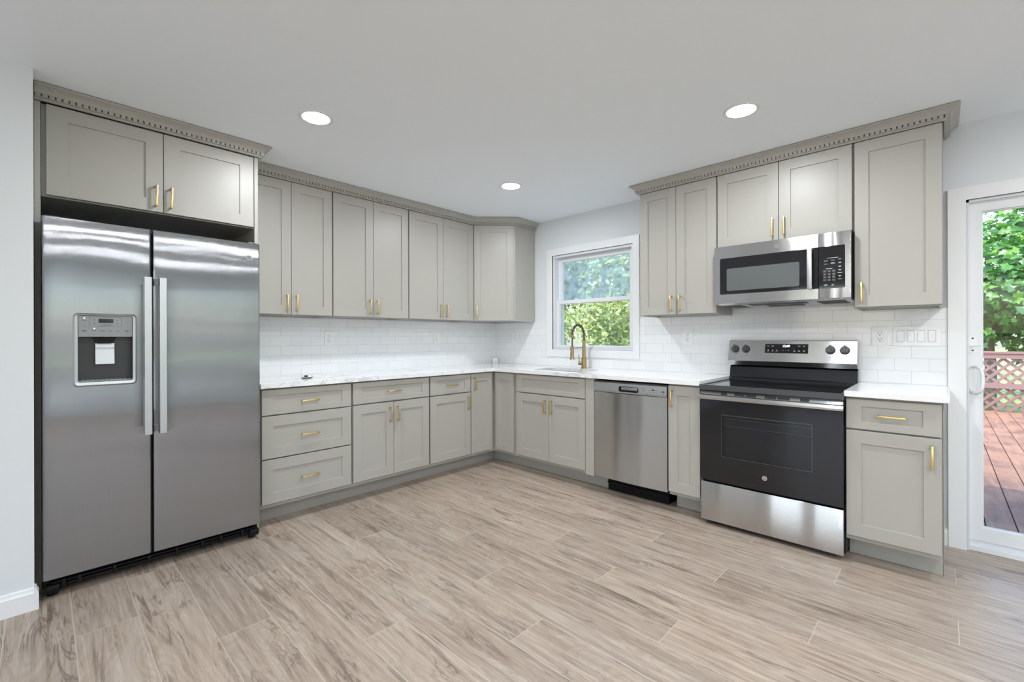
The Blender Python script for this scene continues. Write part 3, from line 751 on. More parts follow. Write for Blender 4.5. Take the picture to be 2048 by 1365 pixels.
# ------------------------------------------------------------------ small things on walls and worktop
def outlet(wall, u, z, label, kind='outlet'):
    loc, rot = place(wall, u, z)
    t = thing('wall_outlet' if kind == 'outlet' else 'light_switch', label, 'outlet' if kind == 'outlet' else 'light switch', loc, rot, 'white outlet plates on the tile' if kind == 'outlet' else None)
    hw = 0.0385 if kind == 'outlet' else 0.1035
    part('cover_plate', M['plate'], t, lambda bm: prism(bm, rrect(-hw, hw, -0.0575, 0.0575, 0.005, 3), 'y', -0.0145, -0.0082))
    if kind == 'outlet':
        part('socket_gap', M['groove'], t, lambda bm: bx(bm, -0.0178, 0.0178, -0.0148, -0.0143, -0.0343, 0.0343))
        s = part('socket', M['plate'], t, lambda bm: prism(bm, rrect(-0.017, 0.017, -0.0335, 0.0335, 0.003, 3), 'y', -0.0158, -0.014))
        part('socket_slots', M['slot'], s, lambda bm: [(bx(bm, -0.0085, -0.0055, -0.0162, -0.0155, q + 0.003, q + 0.011), bx(bm, 0.0055, 0.0085, -0.0162, -0.0155, q + 0.003, q + 0.010), cyl(bm, (0, -0.0162, q - 0.006), (0, -0.0155, q - 0.006), 0.0032, seg=10)) for q in (0.014, -0.020)])
    else:
        for k in range(4):
            x = -0.069 + 0.046 * k
            part('rocker_gap', M['groove'], t, lambda bm: bx(bm, x - 0.0172, x + 0.0172, -0.0147, -0.0143, -0.0340, 0.0340))
            s = part('rocker', M['plate'], t, lambda bm: (prism(bm, [(-0.0145, -0.032), (-0.0165 if k % 2 else -0.0185, -0.032), (-0.0185 if k % 2 else -0.0160, 0.032), (-0.0145, 0.032)], 'x', x - 0.0153, x + 0.0153)))
    return t
outlet('A', -1.944, 1.200, 'white double outlet on the left wall tile, nearer the fridge')
outlet('A', -0.840, 1.200, 'white double outlet on the left wall tile, nearer the corner')
outlet('B', 0.330, 1.200, 'white double outlet on the tile under the angled corner cabinet')
outlet('B', 2.237, 1.203, 'white double outlet on the tile between window and range')
outlet('B', 3.436, 1.203, 'white double outlet on the tile right of the range')
outlet('B', 3.602, 1.203, 'white four-rocker switch plate next to the sliding door', 'switch')
t = thing('plug_box', 'small white square box standing in the countertop corner', 'plug box', (0.056, -0.050, 0.914), R(45))
part('casing', M['plate'], t, lambda bm: bx(bm, -0.030, 0.030, -0.02, 0.012, 0.0, 0.058, 0.003), True)
part('face', M['vinyl'], t, lambda bm: prism(bm, rrect(-0.016, 0.016, 0.014, 0.044, 0.004, 3), 'y', -0.0215, -0.0195))
t = thing('remote_device', 'small flat white plastic device lying on the left countertop', 'device', (0.385, -2.273, 0.914), R(62))
part('shell', M['plate'], t, lambda bm: prism(bm, rrect(-0.033, 0.033, -0.068, 0.068, 0.014, 5), 'z', 0.007, 0.024))
part('base', M['black'], t, lambda bm: prism(bm, rrect(-0.030, 0.030, -0.065, 0.065, 0.012, 5), 'z', 0.0, 0.0075))
part('tab', M['black'], t, lambda bm: bx(bm, -0.012, 0.012, -0.074, -0.066, 0.012, 0.022, 0.002), True)

# ------------------------------------------------------------------ refrigerator
FX = -0.751
t = thing('refrigerator', 'large stainless side-by-side refrigerator with ice dispenser', 'refrigerator', (0, -3.1505, 0), A)
def fl(y): return y + 3.1505                         # world y -> local x
part('cabinet_body', M['gray_dark'], t, lambda bm: bx(bm, -0.440, 0.446, -0.690, -0.05, 0.03, 1.755))
def fdoor(bm, x0, x1, z0, z1, hole=None, edge=0.011):
    """door skin: crowned front face with rounded long edges; an opening is left for the dispenser"""
    n = 10; prof = []
    yb = FX + 0.058
    nx = 14
    for i in range(nx + 1):
        s = i / nx; x = x0 + (x1 - x0) * s
        d = min(s, 1 - s) * (x1 - x0)
        r = edge; y = FX
        if d < r: y = FX + r - math.sqrt(max(0, r * r - (r - d) ** 2))
        prof.append((x, y))
    # finer edge profile
    pf = [(x0, FX + edge)] + [(x0 + edge - edge * math.cos(R(a)), FX + edge - edge * math.sin(R(a))) for a in (22, 45, 67)] + [(x0 + edge, FX)]
    mid = [x0 + edge + (x1 - x0 - 2 * edge) * k / 4 for k in range(1, 4)]
    if hole: mid = sorted(set([hole[0], hole[1]]))
    pf += [(x, FX) for x in mid]
    pf += [(x1 - edge, FX)] + [(x1 - edge + edge * math.sin(R(a)), FX + edge - edge * math.cos(R(a))) for a in (22, 45, 67)] + [(x1, FX + edge)]
    zs = [z0, z1] if not hole else [z0, hole[2], hole[3], z1]
    G = [[bm.verts.new((x, y, z)) for x, y in pf] for z in zs]
    for j in range(len(zs) - 1):
        for i in range(len(pf) - 1):
            if hole and j == 1 and pf[i][0] >= hole[0] - 1e-6 and pf[i + 1][0] <= hole[1] + 1e-6 and pf[i][1] == FX: continue
            bm.faces.new((G[j][i], G[j][i + 1], G[j + 1][i + 1], G[j + 1][i]))
    bl = [[bm.verts.new((x, yb, z)) for x in (x0, x1)] for z in zs]
    for j in range(len(zs) - 1):
        bm.faces.new((G[j][0], G[j + 1][0], bl[j + 1][0], bl[j][0])); bm.faces.new((G[j][-1], bl[j][1], bl[j + 1][1], G[j + 1][-1]))
        if not (hole and j == 1): bm.faces.new((bl[j][0], bl[j + 1][0], bl[j + 1][1], bl[j][1]))
    bm.faces.new(G[0][::-1] + [bl[0][0], bl[0][1]]); bm.faces.new(G[-1] + [bl[-1][1], bl[-1][0]])
HX0, HX1, HZ0, HZ1 = fl(-3.4872), fl(-3.2862), 0.992, 1.314
LD = part('door', M['steel_v'], t, lambda bm: fdoor(bm, fl(-3.605), fl(-3.2125), 0.090, 1.766, (HX0, HX1, HZ0, HZ1)), True)
RD = part('door', M['steel_v'], t, lambda bm: fdoor(bm, fl(-3.2045), fl(-2.696), 0.090, 1.766), True)
def fhandle(bm, x0, x1, z0, z1):
    prism(bm, [(x0, FX - 0.040), (x0 + 0.004, FX - 0.050), (x1 - 0.004, FX - 0.050), (x1, FX - 0.040), (x1, FX - 0.028), (x0, FX - 0.028)], 'z', z0, z1)
    for z in (z0, z1 - 0.035): bx(bm, x0 + 0.004, x1 - 0.004, FX - 0.029, FX + 0.0015, z, z + 0.035)
part('handle', M['handle_steel'], LD, lambda bm: fhandle(bm, fl(-3.2484), fl(-3.2125), 0.712, 1.515))
part('handle', M['handle_steel'], RD, lambda bm: fhandle(bm, fl(-3.1870), fl(-3.1510), 0.712, 1.515))
b = emblem(RD, fl(-2.7561), 1.6785, FX - 0.001, 0.0155, M['chrome'], M['gray'])
text('badge_letters', 'GE', 0.013, M['gray_dark'], b, (fl(-2.7561), FX - 0.002, 1.6785), extrude=0.0002)
# dispenser
dp = part('dispenser', M['gray_dark'], LD, lambda bm: (
    bx(bm, HX0 - 0.004, HX1 + 0.004, FX + 0.085, FX + 0.09, HZ0, HZ1), bx(bm, HX0 - 0.004, HX0, FX + 0.002, FX + 0.085, HZ0, HZ1), bx(bm, HX1, HX1 + 0.004, FX + 0.002, FX + 0.085, HZ0, HZ1),
    bx(bm, HX0 - 0.004, HX1 + 0.004, FX + 0.002, FX + 0.09, HZ1, HZ1 + 0.004)), label='dark recessed ice and water dispenser')
def dframe2(bm):
    o = rrect(HX0 - 0.0175, HX1 + 0.0165, HZ0 - 0.022, HZ1 + 0.010, 0.018, 6); i = rrect(HX0, HX1, HZ0 - 0.001, HZ1 - 0.001, 0.008, 6)
    m = rrect(HX0 - 0.010, HX1 + 0.010, HZ0 - 0.014, HZ1 + 0.004, 0.014, 6)
    rows = [[bm.verts.new((p[0], y, p[1])) for p in q] for q, y in ((o, FX + 0.0005), (m, FX - 0.007), (i, FX - 0.004), (i, FX + 0.012))]
    for A_, B_ in zip(rows, rows[1:]):
        for k in range(len(A_)): bm.faces.new((A_[k], A_[(k + 1) % len(A_)], B_[(k + 1) % len(A_)], B_[k]))
part('dispenser_frame', M['handle_steel'], dp, dframe2, True)
CPZ = 1.2095
part('control_panel', M['gray'], dp, lambda bm: bx(bm, HX0 + 0.001, HX1 - 0.001, FX + 0.0005, FX + 0.03, CPZ, HZ1 - 0.001, 0.002), label='grey dispenser control panel')
yp = FX + 0.0002
part('display', M['blackglass'], dp, lambda bm: bx(bm, fl(-3.4138), fl(-3.3597), yp - 0.0012, yp + 0.001, 1.278, 1.2975))
part('display_border', M['gray_dark'], dp, lambda bm: ring_prism(bm, rect(fl(-3.4455), fl(-3.3285), 1.2610, 1.3065), rect(fl(-3.4447), fl(-3.3293), 1.2618, 1.3057), 'y', yp - 0.0006, yp + 0.0008))
for y, z in ((-3.4644, 1.2997), (-3.429, 1.2505)): part('indicator_lamp', M['led'], dp, lambda bm: cyl(bm, (fl(y), yp - 0.001, z), (fl(y), yp + 0.001, z), 0.0026, seg=12))
for y, z in ((-3.4285, 1.2925), (-3.3445, 1.2925), (-3.4285, 1.2745), (-3.3445, 1.2745)): part('button', M['print_d'], dp, lambda bm: bx(bm, fl(y) - 0.0025, fl(y) + 0.0025, yp - 0.0008, yp + 0.001, z - 0.0014, z + 0.0014))
for y, z, w_ in ((-3.4644, 1.2885, .008), (-3.4644, 1.2405, .009), (-3.4644, 1.2370, .0075), (-3.429, 1.2400, .007), (-3.400, 1.2395, .010), (-3.371, 1.2395, .007), (-3.343, 1.2390, .006), (-3.309, 1.2405, .006), (-3.309, 1.2370, .009), (-3.3867, 1.2678, .021)): part('panel_lettering', M['print_d'], dp, lambda bm: bx(bm, fl(y) - w_, fl(y) + w_, yp - 0.0006, yp + 0.001, z - 0.0009, z + 0.0009))
def chute(bm):
    a, b_ = fl(-3.433), fl(-3.346)
    prism(bm, [(a, CPZ), (a + 0.016, 1.178), (b_ - 0.016, 1.178), (b_, CPZ)], 'y', FX + 0.022, FX + 0.086)
part('ice_chute', M['black'], dp, chute)
part('paddle', M['handle_steel'], dp, lambda bm: (prism(bm, [(FX + 0.040, 1.178), (FX + 0.030, 1.076), (FX + 0.034, 1.072), (FX + 0.052, 1.178)], 'x', fl(-3.4234), fl(-3.3531)), bx(bm, fl(-3.4234), fl(-3.3531), FX + 0.036, FX + 0.042, 1.148, 1.158, 0.001)), label='bright steel dispenser paddle')
part('drip_tray', M['gray'], dp, lambda bm: (bx(bm, HX0, HX1, FX + 0.004, FX + 0.085, HZ0, HZ0 + 0.008, 0.002), [bx(bm, HX0 + 0.015 + k * 0.017, HX0 + 0.025 + k * 0.017, FX + 0.02, FX + 0.08, HZ0 + 0.008, HZ0 + 0.010) for k in range(10)]))
def grille(bm):
    a, b_ = fl(-3.598), fl(-2.702)
    bx(bm, a, b_, FX + 0.045, FX + 0.10, 0.03, 0.080)
    bx(bm, a + 0.02, b_ - 0.02, FX + 0.012, FX + 0.05, 0.064, 0.070, 0.002); bx(bm, a + 0.02, b_ - 0.02, FX + 0.020, FX + 0.05, 0.047, 0.053, 0.002)
    for k in (0.07, 0.13, 0.27, 0.42, 0.55, 0.68, 0.78, 0.90):
        x = a + (b_ - a) * k; bx(bm, x - 0.006, x + 0.006, FX + 0.006, FX + 0.05, 0.036, 0.076, 0.002)
part('base_grille', M['black'], t, grille, True)
for s in (fl(-3.598), fl(-2.752)): part('foot', M['black'], t, lambda bm: (bx(bm, s, s + 0.05, FX + 0.004, FX + 0.10, 0.022, 0.060, 0.008), cyl(bm, (s + 0.025, FX + 0.06, 0.0), (s + 0.025, FX + 0.06, 0.03), 0.02)), True)
for x in (fl(-3.595), fl(-2.756)): part('hinge_cover', M['gray_dark'], t, lambda bm: bx(bm, x, x + 0.05, FX + 0.02, FX + 0.12, 1.7555, 1.775, 0.004), True)

# ------------------------------------------------------------------ dishwasher
c = 2.053
t = thing('dishwasher', 'stainless dishwasher under the counter between sink cabinet and slim cabinet', 'dishwasher', (c, 0, 0))
part('tub', M['gray_dark'], t, lambda bm: bx(bm, -0.291, 0.2935, -0.585, -0.03, 0.130, 0.868))
a, b_ = 1.760 - c, 2.3475 - c
def dwdoor(bm):
    n = 28; pts = []
    for i in range(n + 1):
        s = i / n; pts.append((a + (b_ - a) * s, -0.630 - 0.013 * (1 - (2 * s - 1) ** 2)))
    poly = pts + [(b_, -0.588), (a, -0.588)]
    prism(bm, poly, 'z', 0.133, 0.783)
dd = part('door', M['steel_h'], t, dwdoor, True)
part('control_panel', M['handle_steel'], t, lambda bm: (prism(bm, [(-0.588, 0.786), (-0.634, 0.786), (-0.637, 0.80), (-0.634, 0.858), (-0.622, 0.866), (-0.588, 0.866)], 'x', a, b_)))
part('handle', M['black'], t, lambda bm: prism(bm, rrect(1.978 - c, 2.135 - c, 0.799, 0.838, 0.012, 5), 'y', -0.6405, -0.63), label='black pocket handle')
part('handle_grip', M['gray'], t, lambda bm: bx(bm, 2.000 - c, 2.132 - c, -0.646, -0.638, 0.812, 0.835, 0.004), True)
part('display', M['blackglass'], t, lambda bm: [bx(bm, x - c - 0.010, x - c + 0.010, -0.638, -0.632, z - 0.0035, z + 0.0035) for x, z in ((2.247, 0.829), (2.3225, 0.822))])
part('button_lettering', M['print_d'], t, lambda bm: [bx(bm, x - c - 0.005, x - c + 0.005, -0.6375, -0.632, z - 0.0013, z + 0.0013) for x, z in ((2.168, .832), (2.185, .832), (2.176, .817), (2.226, .812), (2.250, .812), (2.272, .812), (2.225, .822), (2.298, .812), (2.299, .822), (2.322, .806), (2.20, .800), (2.27, .830))])
part('kick_plate', M['black'], t, lambda bm: (bx(bm, 1.803 - c, 2.299 - c, -0.50, -0.10, 0.0, 0.129), bx(bm, 1.803 - c, 2.299 - c, -0.515, -0.50, 0.055, 0.068, 0.003)))

# ------------------------------------------------------------------ range
c = 2.958
t = thing('range', 'freestanding electric range with black glass cooktop and stainless backguard', 'range', (c, 0, 0))
rx0, rx1 = 2.585 - c, 3.3335 - c; ry = -0.655
part('body', M['black'], t, lambda bm: bx(bm, 2.580 - c, 3.3365 - c, -0.612, -0.03, 0.03, 0.868))
for x in (rx0 + 0.03, rx1 - 0.03):
    for y in (-0.56, -0.10): part('foot', M['black'], t, lambda bm: cyl(bm, (x, y, 0), (x, y, 0.032), 0.018), True)
part('drawer', M['steel_h'], t, lambda bm: bx(bm, rx0, rx1, ry, -0.613, 0.030, 0.276, 0.003), True)
wx0, wx1, wz0, wz1 = 2.7165 - c, 3.192 - c, 0.452, 0.712
od = part('oven_door', M['ovenglass'], t, lambda bm: (ring_prism(bm, rect(rx0, rx1, 0.288, 0.822), rect(wx0, wx1, wz0, wz1), 'y', ry, ry + 0.016),
          [bx(bm, *q) for q in ((rx0, wx0 - 0.02, ry + 0.016, -0.613, 0.288, 0.822), (wx1 + 0.02, rx1, ry + 0.016, -0.613, 0.288, 0.822), (rx0, rx1, ry + 0.016, -0.613, 0.288, wz0 - 0.02), (rx0, rx1, ry + 0.016, -0.613, wz1 + 0.02, 0.822))]), label='black glass oven door')
part('oven_window', M['ovenpane'], od, lambda bm: bx(bm, wx0, wx1, ry + 0.002, ry + 0.006, wz0, wz1))
part('window_rim', M['gray'], od, lambda bm: ring_prism(bm, rect(wx0 - 0.0012, wx1 + 0.0012, wz0 - 0.0012, wz1 + 0.0012), rect(wx0, wx1, wz0, wz1), 'y', ry - 0.0004, ry + 0.003))
part('oven_cavity', M['cavity'], od, lambda bm: (bx(bm, wx0 - 0.018, wx1 + 0.018, -0.6125, -0.6121, wz0 - 0.018, wz1 + 0.018)))
part('oven_rack', M['print_w'], od, lambda bm: ([cyl(bm, (wx0, -0.620, z), (wx1, -0.620, z), 0.0026, seg=8) for z in (0.686, 0.640)]))
b = emblem(od, 2.956 - c, 0.3655, ry - 0.0006, 0.0125, M['print_w'], M['gray'])
text('badge_letters', 'GE', 0.0105, M['print_w'], b, (2.956 - c, ry - 0.002, 0.3655), extrude=0.0002)
# vent trim with slots, handle bar
part('vent_trim', M['steel_h'], t, lambda bm: prism(bm, [(-0.613, 0.823), (ry, 0.823), (ry - 0.003, 0.832), (ry + 0.012, 0.860), (-0.613, 0.862)], 'x', rx0, rx1))
part('vent_slot', M['slot'], t, lambda bm: [prism(bm, [(ry - 0.0012, 0.8435 - 0.0045), (ry + 0.006, 0.857 - 0.0035), (ry + 0.010, 0.857 - 0.0035), (ry + 0.006, 0.8435 - 0.0045)], 'x', rx0 + x0, rx0 + x1) for x0, x1 in ((0.125, 0.160), (0.205, 0.262), (0.268, 0.325), (0.372, 0.432), (0.438, 0.498), (0.552, 0.594))])
def rhandle(bm):
    prism(bm, [(ry - 0.030, 0.805), (ry - 0.042, 0.809), (ry - 0.045, 0.820), (ry - 0.042, 0.835), (ry - 0.030, 0.840), (ry - 0.026, 0.822)], 'x', rx0 - 0.004, rx1 + 0.004)
    for x in (rx0 - 0.003, rx1 - 0.021): bx(bm, x, x + 0.024, ry - 0.032, ry + 0.002, 0.807, 0.838, 0.003)
part('oven_handle', M['steel_h'], t, rhandle)
part('cooktop', M['blackglass'], t, lambda bm: bx(bm, rx0 + 0.010, rx1 - 0.010, -0.640, -0.085, 0.870, 0.8935))
part('cooktop_frame', M['gray_dark'], t, lambda bm: (ring_prism(bm, rect(rx0 - 0.005, rx1 + 0.0035, ry - 0.012, -0.032), rect(rx0 + 0.012, rx1 - 0.012, ry + 0.010, -0.08), 'z', 0.8645, 0.8965)), label='black raised rim of the cooktop')
part('back_riser', M['blackglass'], t, lambda bm: prism(bm, [(-0.012, 0.88), (-0.105, 0.88), (-0.100, 0.905), (-0.085, 0.915), (-0.075, 0.985), (-0.060, 0.994), (-0.012, 0.994)], 'x', 2.5805 - c, 3.3335 - c), True)
bgp = [(-0.012, 0.992), (-0.078, 0.998), (-0.095, 1.030), (-0.060, 1.172), (-0.050, 1.178), (-0.012, 1.178)]
bg = part('backguard', M['steel_h'], t, lambda bm: prism(bm, bgp, 'x', 2.571 - c, 3.331 - c), label='stainless control backguard')
tilt = math.atan2(0.035, 0.142)                     # lean of the control face
def onface(x, z, off=0.0):                           # a point of the leaning face
    s = (z - 1.030) / 0.142; return Vector((x - c, -0.095 + 0.035 * s - off * math.cos(tilt), z + off * math.sin(tilt)))
def facebox(bm, x0, x1, z0, z1, d0, d1):
    P = [onface(x, z, d) for d in (d0, d1) for x, z in ((x0, z0), (x1, z0), (x1, z1), (x0, z1))]
    V = [bm.verts.new(p) for p in P]
    for q in ((3, 2, 1, 0), (4, 5, 6, 7), (0, 1, 5, 4), (1, 2, 6, 5), (2, 3, 7, 6), (3, 0, 4, 7)): bm.faces.new([V[k] for k in q])
ds = part('display', M['blackglass'], bg, lambda bm: facebox(bm, 2.812, 3.070, 1.089, 1.152, -0.001, 0.0012))
text('clock', '12:09', 0.021, M['lcd'], ds, onface(2.9415, 1.1365, 0.0016), (PI / 2 - tilt, 0, 0), 0.0002, bold=0.0004)
part('display_lettering', M['print_w'], ds, lambda bm: [facebox(bm, x - w_, x + w_, z - h_, z + h_, 0.0008, 0.0015) for x, z, w_, h_ in
     [(2.832, 1.137, .007, .0012), (2.859, 1.1385, .007, .0012), (2.859, 1.1355, .0055, .0010), (3.018, 1.138, .007, .0018), (3.046, 1.138, .006, .0018)] +
     [(x, 1.1085, .0028, .003) for x in (2.833, 2.860, 2.886, 2.991, 3.018, 3.047)] + [(x, 1.1020, .007, .0009) for x in (2.833, 2.860, 2.886, 2.991, 3.018, 3.047)] + [(2.924, 1.108, .005, .0009), (2.940, 1.108, .001, .002), (2.955, 1.108, .004, .002)]])
for kx in (2.6165, 2.689, 3.1925, 3.2685):
    def knob(bm):
        n = Vector((0, -math.cos(tilt), math.sin(tilt)))
        p = onface(kx, 1.114, 0.0)
        cyl(bm, p, p + n * 0.004, 0.0275, 0.0275, 28); cyl(bm, p + n * 0.0038, p + n * 0.022, 0.0245, 0.0205, 28)
        up = Vector((0, math.sin(tilt), math.cos(tilt)))
        pp = [p + n * 0.02 + Vector((s * 0.0055, 0, 0)) + up * q + n * e for e in (0, 0.012) for s, q in ((-1, -0.021), (1, -0.021), (1, 0.026), (-1, 0.026))]
        V = [bm.verts.new(v) for v in pp]
        for q in ((3, 2, 1, 0), (4, 5, 6, 7), (0, 1, 5, 4), (1, 2, 6, 5), (2, 3, 7, 6), (3, 0, 4, 7)): bm.faces.new([V[k] for k in q])
    k = part('knob', M['gray_dark'], bg, knob, True)
    part('knob_mark', M['print_d'], k, lambda bm: (facebox(bm, kx - 0.002, kx + 0.002, 1.066, 1.070, 0.0, 0.0006), [facebox(bm, kx + 0.034 * math.sin(q) - 0.001, kx + 0.034 * math.sin(q) + 0.001, 1.114 + 0.034 * math.cos(q) - 0.001, 1.114 + 0.034 * math.cos(q) + 0.001, 0.0, 0.0005) for q in [R(v) for v in (-120, -80, -40, 0, 40, 80, 120)]]))

# ------------------------------------------------------------------ microwave
c = 2.9595; my = -0.390
t = thing('microwave', 'stainless over-the-range microwave mounted under the short cabinet', 'microwave', (c, 0, 1.418))
zb = 1.418
def Z(z): return z - zb
part('housing', M['black'], t, lambda bm: bx(bm, 2.580 - c, 3.339 - c, -0.345, -0.012, Z(1.428), Z(1.8195)))
xs = 3.182 - c
X = lambda v: v - c
Zb, Zt = Z(1.4285), Z(1.8165)
md = part('door', M['steel_h'], t, lambda bm: (ring_prism(bm, rect(X(2.5815), xs - 0.0012, Zb, Zt), rect(X(2.615), X(3.129), Z(1.4890), Z(1.737)), 'y', my, -0.3455),
          ring_prism(bm, rrect(X(2.614), X(3.130), Z(1.4885), Z(1.7375), .0001, 4), rrect(X(2.6165), X(3.1275), Z(1.4905), Z(1.7355), 0.008, 4), 'y', my + 0.0002, my + 0.004)))
part('door_glass', M['blackglass'], md, lambda bm: bx(bm, X(2.613), X(3.131), my + 0.001, my + 0.01, Z(1.487), Z(1.739)))
part('door_window', M['screen'], md, lambda bm: prism(bm, rrect(X(2.660), X(3.083), Z(1.5135), Z(1.663), 0.010, 5), 'y', my + 0.0002, my + 0.004), label='grey see-through screen of the microwave door')
part('handle', M['handle_steel'], md, lambda bm: (bx(bm, X(3.127), X(3.153), my - 0.034, my - 0.024, Z(1.487), Z(1.733), 0.003), bx(bm, X(3.129), X(3.151), my - 0.026, my + 0.002, Z(1.490), Z(1.512)), bx(bm, X(3.129), X(3.151), my - 0.026, my + 0.002, Z(1.708), Z(1.730))), True)
part('handle_recess', M['black'], md, lambda bm: bx(bm, X(3.131), xs - 0.0012, my - 0.0006, my + 0.002, Z(1.489), Z(1.737)))
b = emblem(md, X(2.961), Z(1.776), my - 0.0006, 0.013, M['chrome'], M['gray'])
text('badge_letters', 'GE', 0.011, M['gray_dark'], b, (X(2.961), my - 0.002, Z(1.776)), extrude=0.0002)
cp = part('control_panel', M['steel_h'], t, lambda bm: bx(bm, xs + 0.0012, X(3.3375), my, -0.3455, Zb, Zt, 0.003), True)
kp = part('keypad', M['blackglass'], cp, lambda bm: prism(bm, [(xs + 0.0014, Z(1.487))] + rrect(xs + 0.02, X(3.310), Z(1.487), Z(1.737), 0.007, 4)[15:20] + rrect(xs + 0.02, X(3.310), Z(1.487), Z(1.737), 0.007, 4)[0:5] + [(xs + 0.0014, Z(1.737))], 'y', my - 0.0012, my + 0.002))
def mp(v, w): return (3.1665 + (v - 1410) / (1830 - 1410) * 0.1437, None)
kxs = (3.212, 3.234, 3.256); kzs = (1.5885, 1.5705, 1.5530, 1.5355)
part('key', M['key'], kp, lambda bm: [bx(bm, X(x) - 0.0085, X(x) + 0.0085, my - 0.0020, my - 0.001, Z(z) - 0.0068, Z(z) + 0.0068, 0.001) for x in kxs for z in kzs])
dig = ['1', '2', '3', '4', '5', '6', '7', '8', '9', None, '0', None]
part('key_numbers', M['print_w'], kp, lambda bm: None)
bpy.data.objects.remove(bpy.data.objects['key_numbers'])
for i, s in enumerate(dig):
    if s: text('key_number', s, 0.0085, M['print_w'], kp, (X(kxs[i % 3]), my - 0.0022, Z(kzs[i // 3])), extrude=0.0001)
part('keypad_lettering', M['print_w'], kp, lambda bm: [bx(bm, X(x) - w_, X(x) + w_, my - 0.0018, my - 0.001, Z(z) - 0.001, Z(z) + 0.001) for x, z, w_ in
     ((3.251, 1.6655, .027), (3.218, 1.650, .009), (3.251, 1.652, .010), (3.285, 1.6545, .007), (3.218, 1.6315, .007), (3.251, 1.637, .008), (3.251, 1.632, .011), (3.285, 1.6365, .006), (3.285, 1.6325, .006), (3.285, 1.614, .006), (3.285, 1.610, .006),
      (3.233, 1.6035, .016), (3.285, 1.5945, .005), (3.285, 1.5905, .008), (3.285, 1.5755, .011), (3.285, 1.558, .007), (3.285, 1.554, .004), (3.285, 1.5385, .009), (3.212, 1.5345, .005), (3.256, 1.5345, .006), (3.217, 1.509, .009), (3.217, 1.504, .007), (3.251, 1.509, .005), (3.251, 1.504, .006))])
part('start_key_rim', M['key'], kp, lambda bm: tube(bm, [(X(3.217) + 0.014 * math.cos(k * PI / 12), my - 0.0014, Z(1.5065) + 0.009 * math.sin(k * PI / 12)) for k in range(24)], 0.0006, 5, True))
und = part('underside', M['steel'], t, lambda bm: (prism(bm, [(-0.375, Z(1.4285)), (-0.345, Z(1.4185)), (-0.014, Z(1.412)), (-0.014, Z(1.428))], 'x', X(2.584), X(3.335))))
def uy(y): return Z(1.4185) + (y + 0.345) / (-0.014 + 0.345) * (1.412 - 1.4185) - 0.0012
part('vent_filter', M['slot'], und, lambda bm: [prism(bm, [(y0, uy(y0)), (y1, uy(y1)), (y1, uy(y1) + 0.003), (y0, uy(y0) + 0.003)], 'x', X(a_), X(b2)) for a_, b2, y0, y1 in ((2.62, 2.73, -0.33, -0.10), (2.775, 3.105, -0.335, -0.22), (2.85, 3.06, -0.18, -0.08), (3.16, 3.30, -0.33, -0.10))])

# ------------------------------------------------------------------ outdoors: deck, railing, lawn, trees
DZ = -0.05
def deck(bm):
    k = 0; x = -0.72 - 0.145 * 2
    while x < 8.0:
        r_ = random.Random(k); j = 2.0 + (k % 3) * 1.6
        for a_, b2 in ((0.16, j - 0.002), (j + 0.002, 7.32)):
            bx(bm, x + 0.0035, x + 0.1415, a_, b2, DZ - 0.025, DZ)
        x += 0.145; k += 1
    bx(bm, -1.0, 8.0, 7.322, 7.50, DZ - 0.025, DZ + 0.001)
    bx(bm, -1.0, 8.0, 0.18, 7.40, DZ - 0.20, DZ - 0.16)
struct('deck', M['deck'], deck)
struct('ground', M['lawn'], lambda bm: (bx(bm, -60, 60, 0.2, 90, -0.7, -0.5), bx(bm, -60, -0.6, -60, 0.2, -0.7, -0.5)))
struct('bounce_patio', M['bounce_slab'], lambda bm: (bx(bm, -0.6, 13, -40, Y0 - 0.16, -0.7, -0.2), bx(bm, X1 + 0.16, 40, Y0 - 0.16, 0.2, -0.7, -0.2)))  # unseen pale slab, added to bounce sunlight through the windows onto the ceiling
RY = 7.42
t = thing('deck_railing', 'stained wooden deck railing with lattice panels behind the sliding door', 'railing', (4.0, RY, DZ))
rx = (-5.0, 4.0)
part('top_rail', M['rail'], t, lambda bm: (bx(bm, rx[0], rx[1], -0.07, 0.07, 0.965, 1.003, 0.004), bx(bm, rx[0], rx[1], -0.055, -0.018, 0.885, 0.965)))
part('middle_rail', M['rail'], t, lambda bm: bx(bm, rx[0], rx[1], -0.055, -0.018, 0.39, 0.475))
def lattice(bm):
    H0, H1 = 0.012, 0.93; p = 0.155; w = 0.030
    for sgn, y0 in ((1, -0.014), (-1, -0.004)):
        n = int((rx[1] - rx[0] + 2) / p)
        for i in range(n):
            x0 = rx[0] - 1 + i * p if sgn > 0 else rx[0] + i * p
            if sgn < 0: x0 += 0.9
            x1 = x0 + sgn * (H1 - H0)
            if min(x0, x1) < rx[0] or max(x0, x1) > rx[1]: continue
            prism(bm, [(x0 - w, H0), (x0 + w, H0), (x1 + w, H1), (x1 - w, H1)], 'y', y0, y0 + 0.009)
part('lattice', M['rail'], t, lattice)
for px in (-4.9, -2.9, -0.9, 2.1, 3.9): part('post', M['rail'], t, lambda bm: bx(bm, px - 0.045, px + 0.045, 0.008, 0.095, -0.1, 0.965, 0.004))

